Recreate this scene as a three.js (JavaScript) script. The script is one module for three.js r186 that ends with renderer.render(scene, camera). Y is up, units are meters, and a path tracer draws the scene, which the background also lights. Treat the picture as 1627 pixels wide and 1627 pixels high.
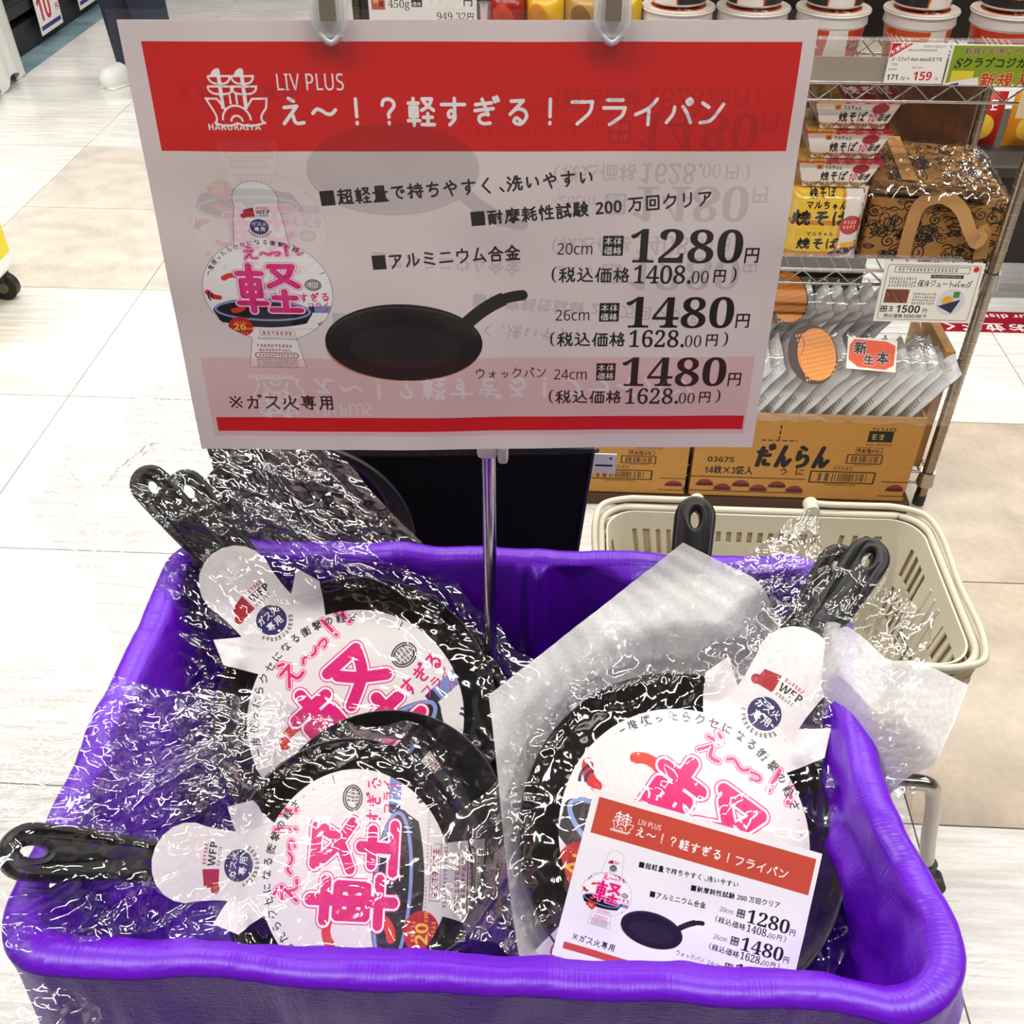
import * as THREE from 'three';
import { RoundedBoxGeometry } from 'three/addons/geometries/RoundedBoxGeometry.js';
import { mergeGeometries, mergeVertices } from 'three/addons/utils/BufferGeometryUtils.js';
import { RectAreaLightUniformsLib } from 'three/addons/lights/RectAreaLightUniformsLib.js';
import { MarchingCubes } from 'three/addons/objects/MarchingCubes.js';
import { createNoise3D } from 'simplex-noise';

// ---------------------------------------------------------------- camera, light, exposure
RectAreaLightUniformsLib.init();
const scene = new THREE.Scene();
scene.background = new THREE.Color(0x000000);
const camera = new THREE.PerspectiveCamera(2 * Math.atan(813.5 / 1630) * 180 / Math.PI, 1, 0.05, 60);
camera.position.set(0, 1.5, 0);
camera.rotation.order = 'YXZ';
camera.rotation.set(-39.5 * Math.PI / 180, 3 * Math.PI / 180, 0);
const renderer = new THREE.WebGLRenderer({ antialias: true });
renderer.toneMapping = THREE.LinearToneMapping;
renderer.toneMappingExposure = 1.14;
renderer.shadowMap.enabled = true;
const CEILING = 2.75, LAMP_POWER = 54;
const LAMP_SPOTS = [];
for (const x of [-2.5, -0.85, 0.8, 2.45]) for (const z of [-0.35, -1.95, -3.55, -5.15]) LAMP_SPOTS.push([x, z]);

// ---------------------------------------------------------------- helpers
function rngOf(seed) {
  let a = seed >>> 0;
  return () => { a = (a + 0x6d2b79f5) | 0; let t = Math.imul(a ^ (a >>> 15), 1 | a); t = (t + Math.imul(t ^ (t >>> 7), 61 | t)) ^ t; return ((t ^ (t >>> 14)) >>> 0) / 4294967296; };
}
const noise3 = createNoise3D(rngOf(7));
const V = (x, y, z) => new THREE.Vector3(x, y, z);
const lerp = THREE.MathUtils.lerp, clamp = THREE.MathUtils.clamp, smooth = THREE.MathUtils.smoothstep;
const used = new Map();
function numbered(name) {
  const n = used.get(name) ?? 0; used.set(name, n + 1);
  return n ? name + '_' + String(n).padStart(3, '0') : name;
}
function part(name, geometry, material, parent, label) {
  const m = new THREE.Mesh(geometry, material);
  m.name = name; m.castShadow = true; m.receiveShadow = true;
  if (label) m.userData.label = label;
  parent.add(m);
  return m;
}
function thing(name, label, category, at = [0, 0, 0], group) {
  const g = new THREE.Group();
  g.name = numbered(name); g.position.set(...at);
  g.userData = { label, category };
  if (group) g.userData.group = group;
  scene.add(g);
  return g;
}
function single(name, geometry, material, label, category, group) {
  const m = part(numbered(name), geometry, material, scene);
  m.userData = { label, category };
  if (group) m.userData.group = group;
  return m;
}
function struct(name, geometry, material) {
  const m = part(name, geometry, material, scene);
  m.userData = { kind: 'structure', label: name.replaceAll('_', ' ') + ' of the shop', category: name.split('_')[0] };
  return m;
}
const std = (color, roughness = 0.6, extra = {}) => new THREE.MeshPhysicalMaterial({ color, roughness, ...extra });
const box = (w, h, d, x = 0, y = 0, z = 0, r = 0) => (r ? new RoundedBoxGeometry(w, h, d, 2, r) : new THREE.BoxGeometry(w, h, d)).translate(x, y, z);
const rod = (a, b, r, seg = 8) => {
  const A = V(...a), B = V(...b), g = new THREE.CylinderGeometry(r, r, A.distanceTo(B), seg);
  g.applyQuaternion(new THREE.Quaternion().setFromUnitVectors(V(0, 1, 0), B.clone().sub(A).normalize()));
  return g.translate((A.x + B.x) / 2, (A.y + B.y) / 2, (A.z + B.z) / 2);
};
const tube = (pts, r, n = 40, seg = 8, closed = false) => new THREE.TubeGeometry(new THREE.CatmullRomCurve3(pts.map((p) => V(...p)), closed), n, r, seg, closed);
const join = (list) => mergeGeometries(list.map((g) => { const o = g.index ? g.toNonIndexed() : g; for (const k of Object.keys(o.attributes)) if (!['position', 'normal', 'uv'].includes(k)) o.deleteAttribute(k); return o; }));
// surface from a function of (u, v)
function surface(nu, nv, f) {
  const pos = [], uv = [], idx = [];
  for (let j = 0; j <= nv; j++) for (let i = 0; i <= nu; i++) { const p = f(i / nu, j / nv); pos.push(p[0], p[1], p[2]); uv.push(p[3] ?? i / nu, p[4] ?? j / nv); }
  for (let j = 0; j < nv; j++) for (let i = 0; i < nu; i++) { const a = j * (nu + 1) + i, b = a + nu + 1; idx.push(a, a + 1, b, a + 1, b + 1, b); }
  const g = new THREE.BufferGeometry();
  g.setAttribute('position', new THREE.Float32BufferAttribute(pos, 3));
  g.setAttribute('uv', new THREE.Float32BufferAttribute(uv, 2));
  g.setIndex(idx); g.computeVertexNormals();
  return g;
}
function canvasTexture(w, h, draw, repeat) {
  const c = document.createElement('canvas'); c.width = w; c.height = h;
  draw(c.getContext('2d'), w, h);
  const t = new THREE.CanvasTexture(c);
  t.colorSpace = THREE.SRGBColorSpace; t.magFilter = THREE.LinearFilter; t.anisotropy = 8;
  if (repeat) { t.wrapS = t.wrapT = THREE.RepeatWrapping; t.repeat.set(...repeat); }
  return t;
}
function grainTexture(n, f, srgb = true) {
  const d = new Uint8Array(n * n * 4);
  for (let y = 0; y < n; y++) for (let x = 0; x < n; x++) { const c = f(x / n, y / n); for (let k = 0; k < 3; k++) d[(y * n + x) * 4 + k] = clamp(c[k] ?? c[0], 0, 1) * 255; d[(y * n + x) * 4 + 3] = 255; }
  const t = new THREE.DataTexture(d, n, n);
  if (srgb) t.colorSpace = THREE.SRGBColorSpace;
  t.magFilter = THREE.LinearFilter; t.wrapS = t.wrapT = THREE.RepeatWrapping; t.needsUpdate = true;
  return t;
}

// ---------------------------------------------------------------- Japanese letters, written as brush strokes in a box of 100 by 100
// strokes are separated by ';', '~' makes a stroke a smooth curve, '@name x y w h' places another letter inside
const GLYPH = {
  'え': '~42,6 60,15;24,36 70,32;70,32 18,90;~40,66 52,62 58,84 70,90 90,87', '〜': '~8,56 24,42 42,47 58,57 76,58 92,44', '！': '50,8 50,66;50,86 50,90', '？': '~28,28 34,12 52,8 68,16 70,32 58,46 50,56 50,68;50,86 50,90',
  'す': '8,26 92,26;~55,6 55,50 50,66 36,68 32,56 42,46 54,54 54,76 36,94', 'ぎ': '14,26 72,20;12,46 78,39;38,8 60,60;~60,60 46,58 28,66 28,82 44,90 66,88;80,4 86,16;91,0 97,12',
  'る': '26,14 70,12;70,12 22,58;~22,58 46,40 74,46 82,66 66,88 46,90 36,80 46,70 62,82', 'で': '12,20 84,16;~84,16 56,28 42,52 50,76 74,88;70,42 77,54;83,36 90,48',
  'ち': '12,26 84,22;~48,6 38,30 26,58;~26,58 48,46 72,48 78,66 66,84 36,92', 'や': '~8,48 40,34 70,27 86,40 74,54 56,54;50,6 60,20;~26,18 44,60 56,95', 'く': '66,6 26,48;26,48 70,94',
  'い': '~16,20 17,56 24,78 32,76 38,62;~74,26 84,46 86,68', 'つ': '~8,36 44,24 80,28 89,48 72,72 34,82', 'た': '10,26 58,22;34,6 12,92;54,42 88,40;~56,66 58,84 90,86', 'ら': '36,6 60,15;~26,26 22,60 44,46 70,46 80,64 66,84 32,93',
  'に': '~18,10 13,50 20,90 27,72;46,28 86,26;~48,62 52,80 88,82', 'な': '8,26 52,22;32,6 12,58;66,18 88,31;~66,38 68,72 54,88 40,80 50,68 68,76 88,89', 'の': '~55,20 47,56 30,78 15,66 17,40 40,20 66,20 86,42 81,68 56,88',
  'さ': '12,30 88,22;44,6 66,58;~66,58 42,54 27,66 32,84 64,91', 'ん': '50,6 12,92;~22,72 40,50 50,60 54,84 66,89 90,64', 'う': '36,6 64,15;~20,38 60,29 78,46 66,74 38,94', 'そ': '26,14 74,12;74,12 20,46;20,46 88,40;~88,40 50,54 44,76 70,93',
  'ば': '~16,10 11,50 18,90;42,34 84,30;~64,12 66,70 54,84 42,76 52,66 68,74 86,87;80,4 85,15;91,0 96,11', 'お': '10,28 60,26;~36,6 36,76 26,86 15,76 34,58 62,50 82,64 72,84 54,87;72,16 90,30', 'だ': '@た 0 8 88 92;76,4 82,16;90,0 96,12', 'ゃ': '@や 18 34 66 66', 'っ': '@つ 16 36 66 62',
  'フ': '12,18 86,18;~86,18 76,54 32,92', 'ブ': '@フ 0 10 86 90;80,4 86,16;93,0 99,12', 'ラ': '22,12 78,12;10,38 88,38;~88,38 76,66 34,94', 'イ': '~84,8 56,38 10,60;57,36 57,94', 'パ': '~32,34 27,58 6,86;~62,32 78,54 94,86;~84,6 94,15 84,25 74,15 84,6',
  'バ': '~32,34 27,58 6,86;~62,32 78,54 94,86;76,8 83,21;91,4 98,17', 'ン': '14,20 38,34;~12,86 52,76 90,24', 'ク': '~40,6 30,34 8,58;37,24 86,24;~86,24 75,62 26,94', 'グ': '@ク 0 8 88 92;80,4 86,16;93,0 99,12', 'リ': '26,10 26,58;~74,8 74,54 64,78 34,94',
  'ア': '10,15 88,15;~88,15 76,37 58,49;~50,32 48,64 20,94', 'ル': '~30,18 30,54 6,90;58,10 58,86;~58,86 80,72 95,50', 'ミ': '26,10 76,23;24,40 72,53;16,70 84,90', 'ニ': '20,22 80,22;6,80 94,80', 'ウ': '50,4 50,24;15,24 85,24;15,24 15,48;~85,24 80,62 34,94',
  'ム': '46,6 20,82;10,82 82,76;64,50 92,94', 'オ': '8,32 92,32;62,6 62,92;~62,34 44,62 10,82', 'ォ': '@オ 16 30 68 68', 'ツ': '16,24 26,48;44,18 53,42;~88,22 80,62 40,92', 'ッ': '@ツ 16 32 68 66', 'カ': '12,30 80,30;~80,30 76,80 64,90 54,82;~42,6 40,50 10,92',
  'ガ': '@カ 0 6 88 94;80,4 86,16;93,0 99,12', 'ス': '14,15 82,15;~82,15 60,54 8,90;54,56 90,92', 'セ': '6,42 92,30;92,30 70,58;~34,8 34,80 44,89 88,87', 'マ': '8,18 90,18;~90,18 74,42 48,64;30,46 62,86', 'コ': '14,20 84,20;84,20 84,84;10,84 88,84',
  'ジ': '26,8 48,22;10,34 32,47;~18,90 56,76 90,38;72,8 79,21;87,4 94,17', 'ー': '8,50 92,50', 'ト': '38,6 38,94;38,38 84,60', 'ド': '@ト 0 4 96 96;64,8 71,22;80,4 87,18', 'ュ': '22,46 68,46;68,46 64,84;8,84 92,84', 'エ': '16,18 84,18;50,18 50,84;6,84 94,84',
  '車': '12,20 88,20;22,34 78,34 78,66 22,66 22,34;22,50 78,50;6,81 94,81;50,4 50,98', '又': '10,12 84,12;~84,12 60,60 4,94;~22,30 50,60 96,94', '土': '16,36 84,36;50,8 50,90;2,90 98,90', '軽': '@車 0 2 47 96;@又 51 2 47 46;@土 51 52 47 46',
  '口': '18,12 82,12 82,90 18,90 18,12', '超': '10,16 44,16;27,4 27,36;4,36 48,36;27,36 27,78;27,56 46,56;~18,52 16,74 3,93;~12,76 34,89 98,92;54,12 92,12;~92,12 90,34 84,38;~72,12 68,30 52,42;@口 52 46 46 36',
  '量': '24,4 76,4 76,30 24,30 24,4;24,17 76,17;4,40 96,40;22,50 78,50 78,74 22,74 22,50;22,62 78,62;50,50 50,95;14,84 86,84;4,95 96,95', '手へん': '6,26 94,26;56,4 56,92 30,86;4,66 92,48', '寺': '14,18 86,18;50,4 50,34;4,34 96,34;2,56 98,56;70,42 70,94 52,90;30,68 42,82', '持': '@手へん 0 2 38 96;@寺 42 2 56 96',
  'さんずい': '24,8 64,22;8,38 48,50;~8,94 40,76 80,54', '先': '~30,6 22,24 8,38;24,22 86,22;52,4 52,46;4,46 96,46;~36,46 32,74 4,94;~64,46 64,84 72,90 94,88 96,74', '洗': '@さんずい 0 2 34 96;@先 36 2 62 96',
  '寸': '4,30 96,30;66,6 66,94 46,90;24,46 40,66', '耐': '2,12 54,12;28,12 24,34;8,34 8,95;8,34 50,34 50,92 44,92;22,34 22,88;36,34 36,88;@寸 58 4 40 92', '木': '6,28 94,28;50,4 50,98;~48,30 34,56 4,78;~52,30 66,56 96,78', '手': '70,4 30,14;14,34 86,34;4,58 96,58;50,10 50,94 34,90',
  'まだれ': '52,0 52,12;12,14 96,14;~16,14 14,60 2,96', '摩': '@まだれ 0 2 100 96;@木 20 20 38 36;@木 60 20 38 36;@手 24 58 70 40', '毛': '~80,6 46,18 12,22;10,42 90,34;4,66 94,56;~46,16 46,82 56,92 92,90 96,74', '耒': '12,18 88,18;12,34 88,34;4,52 96,52;50,4 50,98;~48,54 30,76 4,92;~52,54 70,70 96,84', '耗': '@耒 0 2 48 96;@毛 50 2 48 96',
  '生': '~24,10 18,30 6,46;20,28 88,28;54,4 54,92;12,58 88,58;2,92 98,92', '性': '18,4 18,97;6,26 4,52;28,22 34,38;@生 40 2 58 96', '言': '34,3 60,8;4,22 96,22;16,38 84,38;16,54 84,54;18,68 82,68 82,96 18,96 18,68', '式': '4,26 96,26;14,54 56,54;34,54 34,84;4,90 60,80;~60,4 66,56 80,88 92,93 97,76;74,4 90,16', '試': '@言 0 2 42 96;@式 44 2 55 96',
  '馬': '20,6 20,56;20,6 88,6;54,6 54,56;20,22 84,22;20,38 84,38;20,56 90,56;~90,56 88,88 78,95 68,91;10,66 3,92;30,70 36,88;46,70 54,86;62,68 70,82', '僉': '~50,2 34,20 4,34;~50,2 66,20 96,34;30,34 70,34;16,46 84,46 84,66 16,66 16,46;50,34 50,66;~48,66 36,84 4,97;~52,66 66,84 96,97', '験': '@馬 0 2 46 96;@僉 49 2 50 96',
  '万': '4,14 96,14;~40,14 36,58 6,94;38,40 82,40;~82,40 78,84 68,93 50,87', '回': '10,10 90,10 90,94 10,94 10,10;34,34 66,34 66,68 34,68 34,34', '合': '~50,4 34,26 2,46;~50,4 66,26 98,46;28,44 72,44;22,60 78,60 78,95 22,95 22,60', '金': '~50,2 34,24 2,42;~50,2 66,24 98,42;28,42 72,42;14,62 86,62;50,42 50,93;24,70 34,86;76,70 66,86;4,94 96,94',
  '本': '6,26 94,26;50,4 50,98;~48,28 34,54 2,78;~52,28 66,54 98,78;28,76 72,76', 'にんべん': '~74,4 50,36 4,66;52,34 52,98', '体': '@にんべん 0 2 36 96;@本 38 2 60 96', '価': '@にんべん 0 2 34 96;38,14 98,14;40,38 96,38 96,95 40,95 40,38;58,14 58,95;78,14 78,95',
  '各': '~42,4 30,22 8,38;36,16 78,16;~78,16 54,44 4,62;~28,24 56,46 96,60;22,66 80,66 80,97 22,97 22,66', '格': '@木 0 2 46 96;@各 48 2 50 96', '円': '12,10 88,10;12,10 12,96;88,10 88,92 74,94;12,50 88,50;50,10 50,50', '禾': '~84,4 50,13 16,17;6,36 94,36;50,12 50,98;~48,40 34,64 2,82;~54,42 70,58 94,72',
  '兌': '20,2 34,20;80,2 66,20;20,26 80,26 80,52 20,52 20,26;~38,52 34,78 2,96;~62,52 62,86 72,93 94,91 97,76', '税': '@禾 0 2 46 96;@兌 48 2 51 96', '入': '34,8 52,12;~50,10 46,52 4,94;~50,30 66,66 98,94', '込': '12,8 28,22;4,40 24,40;24,40 24,72;~24,72 14,84 3,91;~22,74 44,90 98,91;@入 34 2 62 72',
  '火': '~50,4 48,50 4,96;~50,46 62,72 96,96;~18,28 16,46 8,58;~86,24 78,42 66,54', '専': '10,12 90,12;50,2 50,54;22,24 78,24 78,50 22,50 22,24;22,37 78,37;4,64 96,64;70,54 70,96 54,92;28,74 40,86', '用': '20,8 84,8;~20,8 20,62 4,96;84,8 84,94 70,94;20,34 84,34;20,60 84,60;52,8 52,94', '一': '4,50 96,50',
  '度': '@まだれ 0 2 100 96;26,34 96,34;44,24 44,52;74,24 74,52;44,52 74,52;@又 28 56 66 42', '使': '@にんべん 0 2 34 96;38,16 98,16;44,30 92,30 92,54 44,54 44,30;~68,4 68,60 38,97;~46,60 66,84 98,97', '重': '76,4 20,12;2,22 98,22;16,34 84,34 84,66 16,66 16,34;16,50 84,50;50,10 50,95;12,80 88,80;2,95 98,95',
  '衝': '~22,4 12,20 2,32;~24,30 14,48 2,58;14,50 14,98;@重 28 4 44 92;76,16 98,16;74,42 99,42;88,42 88,96 80,94', '撃': '@車 4 0 46 50;~60,2 58,14 52,24;60,4 82,4 84,18 96,20;56,28 88,28;~88,28 76,42 52,50;60,30 96,50;@手 8 50 84 50', '枚': '@木 0 2 46 96;~64,4 58,28 50,46;60,22 98,22;~88,24 80,66 50,96;~62,32 74,68 99,96',
  '袋': '~20,2 12,18 2,30;14,18 14,46;28,20 96,14;~48,2 56,30 88,44;70,2 82,8;50,48 50,56;4,58 96,58;~46,60 30,76 4,86;32,74 32,98 54,90;~50,62 66,84 98,98', '尭': '14,18 86,18;50,4 50,32;4,34 96,34;30,24 30,46;70,24 70,46;4,52 96,52;~38,52 32,78 2,96;~62,52 62,86 72,92 94,90 97,76', '焼': '@火 0 4 42 94;@尭 44 2 55 96',
  '新': '28,2 28,12;6,14 50,14;16,20 20,34;42,20 38,34;2,36 54,36;4,56 52,56;28,38 28,98;~26,58 16,74 0,86;32,62 46,78;~94,4 78,12 66,14;~66,14 66,60 56,96;66,42 99,42;86,42 86,98', '見': '18,4 82,4 82,58 18,58 18,4;18,22 82,22;18,40 82,40;~38,58 34,80 2,97;~62,58 62,86 72,93 94,91 97,76', '規': '8,20 46,20;2,46 50,46;~28,4 26,60 2,96;30,56 48,80;@見 52 2 47 96',
  '会': '~50,4 34,26 2,46;~50,4 66,26 98,46;30,42 70,42;8,60 92,60;44,60 20,92;20,92 80,88;66,74 86,97', '保': '@にんべん 0 2 34 96;46,6 92,6 92,34 46,34 46,6;38,52 99,52;68,34 68,98;~66,54 54,76 36,90;~70,54 82,76 99,90', '令': '~50,4 34,26 2,46;~50,4 66,26 98,46;34,44 66,44;16,62 80,62;~80,62 72,78 56,86;46,62 46,98', '冷': '6,14 22,30;~2,92 14,72 28,50;@令 32 2 66 96',
  '買': '8,6 92,6 92,26 8,26 8,6;36,6 36,26;64,6 64,26;22,36 78,36 78,80 22,80 22,36;22,50 78,50;22,65 78,65;36,82 8,98;64,82 92,98', '得': '~22,4 12,20 2,32;~24,30 14,48 2,58;14,50 14,98;44,4 90,4 90,34 44,34 44,4;44,19 90,19;38,46 96,46;32,62 99,62;78,48 78,96 64,94;48,72 56,86', '品': '32,4 68,4 68,40 32,40 32,4;6,54 42,54 42,94 6,94 6,54;58,54 94,54 94,94 58,94 58,54', '増': '@土 0 20 34 70;50,2 58,14;86,2 78,14;42,20 96,20 96,50 42,50 42,20;69,20 69,50;42,35 96,35;50,58 90,58 90,97 50,97 50,58;50,77 90,77',
  '受': '84,2 16,9;24,16 32,28;50,14 54,26;80,14 70,28;8,36 92,36;8,36 8,52;92,36 92,52;@又 14 50 72 48', '※': '18,18 82,82;82,18 18,82;50,13 50,17;50,83 50,87;13,50 17,50;83,50 87,50', '、': '24,70 44,92', '・': '49,50 51,50', '…': '18,50 20,50;49,50 51,50;80,50 82,50', '×': '16,20 84,84;84,20 16,84',
  'も': '~40,6 38,60 46,86 70,84 80,60;14,32 66,30;12,54 68,52', 'ポ': '8,30 82,30;46,8 46,92 34,88;~26,50 20,68 10,76;~66,50 76,64 84,74;~86,4 95,12 86,21 77,12 86,4', '個': '@にんべん 0 2 32 96;38,8 96,8 96,95 38,95 38,8;48,34 86,34;67,20 67,52;52,52 82,52 82,80 52,80 52,52', '間': '8,6 44,6;8,6 8,96;44,6 44,36;8,20 44,20;8,36 44,36;56,6 92,6;56,6 56,36;92,6 92,94 82,92;56,20 92,20;56,36 92,36;32,48 68,48 68,88 32,88 32,48;32,68 68,68', 'を': '14,22 74,20;~46,6 36,34 16,56;~16,56 40,42 52,52 52,68;~84,38 50,58 38,76 50,90 82,90', 'あ': '16,24 80,20;~42,6 42,70 48,86;~66,38 56,70 32,88 18,76 34,54 62,48 84,60 82,80 62,92',
  'け': '~18,10 12,50 18,88 24,74;40,30 90,28;~70,8 72,60 52,94', 'て': '10,22 88,18;~88,18 54,32 44,58 56,82 78,88', '並': '28,4 36,18;72,4 64,18;6,24 94,24;36,24 36,90;64,24 64,90;14,40 24,68;86,40 76,68;4,92 96,92', 'び': '~10,26 36,18 20,60 34,86 56,74 60,26;~60,26 74,50 92,62;78,4 84,16;91,0 97,12', '単': '24,4 32,14;48,2 52,12;78,4 68,14;20,18 80,18 80,54 20,54 20,18;20,36 80,36;50,18 50,97;4,72 96,72',
};
function strokesOf(ch, ox = 0, oy = 0, sx = 1, sy = 1, out = []) {
  for (const s of (GLYPH[ch] ?? '').split(';')) {
    if (!s) continue;
    if (s[0] === '@') { const [n, x, y, w, h] = s.slice(1).split(' '); strokesOf(n, ox + x * sx, oy + y * sy, sx * w / 100, sy * h / 100, out); continue; }
    const pts = s.replace('~', '').split(' ').map((p) => p.split(',').map(Number)).map(([x, y]) => [ox + x * sx, oy + y * sy]);
    out.push({ curve: s[0] === '~', pts });
  }
  return out;
}
function strokePath(ctx, ch, x, y, w, h) {
  ctx.beginPath();
  for (const { curve, pts } of strokesOf(ch)) {
    const q = pts.map(([a, b]) => [x + a * w / 100, y + b * h / 100]);
    ctx.moveTo(...q[0]);
    if (!curve || q.length < 3) { for (const p of q.slice(1)) ctx.lineTo(...p); continue; }
    for (let i = 0; i < q.length - 1; i++) {
      const p0 = q[Math.max(0, i - 1)], p1 = q[i], p2 = q[i + 1], p3 = q[Math.min(q.length - 1, i + 2)];
      ctx.bezierCurveTo(p1[0] + (p2[0] - p0[0]) / 6, p1[1] + (p2[1] - p0[1]) / 6, p2[0] - (p3[0] - p1[0]) / 6, p2[1] - (p3[1] - p1[1]) / 6, p2[0], p2[1]);
    }
  }
}
// writes a line with its baseline box at (x, y = top), letters of size px, returns the x after it; passes = [[width share, colour], ...]
function write(ctx, text, x, y, size, passes, o = {}) {
  const w = size * (o.narrow ?? 1), gap = o.gap ?? 0.06, font = (o.font ?? 'bold') + ' ' + size * (o.latin ?? 1.02) + 'px ' + (o.family ?? 'sans-serif');
  const spots = [];
  ctx.font = font;
  for (const ch of text) {
    if (ch === ' ') { x += w * 0.32; continue; }
    if (ch === '■') { spots.push([ch, x, 0]); x += w * 1.0; continue; }
    if (GLYPH[ch]) { spots.push([ch, x, 1]); x += w * (1 + gap) * ('、・'.includes(ch) ? 0.6 : 1); continue; }
    spots.push([ch, x, 2]); x += ctx.measureText(ch).width * (o.narrow ?? 1);
  }
  for (const [share, color] of passes) {
    ctx.strokeStyle = ctx.fillStyle = color; ctx.lineCap = o.cap ?? 'round'; ctx.lineJoin = 'round'; ctx.lineWidth = size * share;
    for (const [ch, px, kind] of spots) {
      if (kind === 0) ctx.fillRect(px, y + size * 0.08, w * 0.86, size * 0.86);
      else if (kind === 1) { strokePath(ctx, ch, px + w * 0.05, y + size * 0.04, w * 0.9, size * 0.92); ctx.stroke(); }
      else { ctx.save(); ctx.translate(px, y + size * 0.92); ctx.scale(o.narrow ?? 1, 1); ctx.font = font; ctx.fillText(ch, 0, 0); if (passes.length > 1 && share === passes[0][0]) ctx.strokeText(ch, 0, 0); ctx.restore(); }
    }
  }
  return x;
}
function fit(ctx, text, x, x1, y, size, passes, o = {}) {   // the same, squeezed or spread between x and x1
  const end = write(ctx, text, 0, -9999, size, [], o);
  return write(ctx, text, x, y, size, passes, { ...o, narrow: (o.narrow ?? 1) * (x1 - x) / end });
}
function scribble(ctx, x, y, w, size, color, seed) {   // print too small to read
  const r = rngOf(seed); ctx.strokeStyle = color; ctx.lineWidth = size * 0.14; ctx.lineCap = 'butt';
  for (let a = x; a < x + w - size * 0.6; a += size * 0.95) {
    ctx.beginPath();
    for (let k = 0; k < 3; k++) { const yy = y + size * (0.1 + k * 0.38 + r() * 0.06); if (r() < 0.85) { ctx.moveTo(a + r() * size * 0.15, yy); ctx.lineTo(a + size * 0.75, yy); } }
    const xx = a + size * (0.25 + r() * 0.3); ctx.moveTo(xx, y); ctx.lineTo(xx, y + size * 0.95);
    ctx.stroke();
  }
}

// ---------------------------------------------------------------- prints: the frying pan label, the big sign, the small tags
const PINK = '#e8107c', INK = '#1d1a1e';
function sausage(ctx, x, y, r, a0, a1, w, color) { ctx.strokeStyle = color; ctx.lineWidth = w; ctx.lineCap = 'round'; ctx.beginPath(); ctx.arc(x, y, r, a0, a1); ctx.stroke(); }
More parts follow.
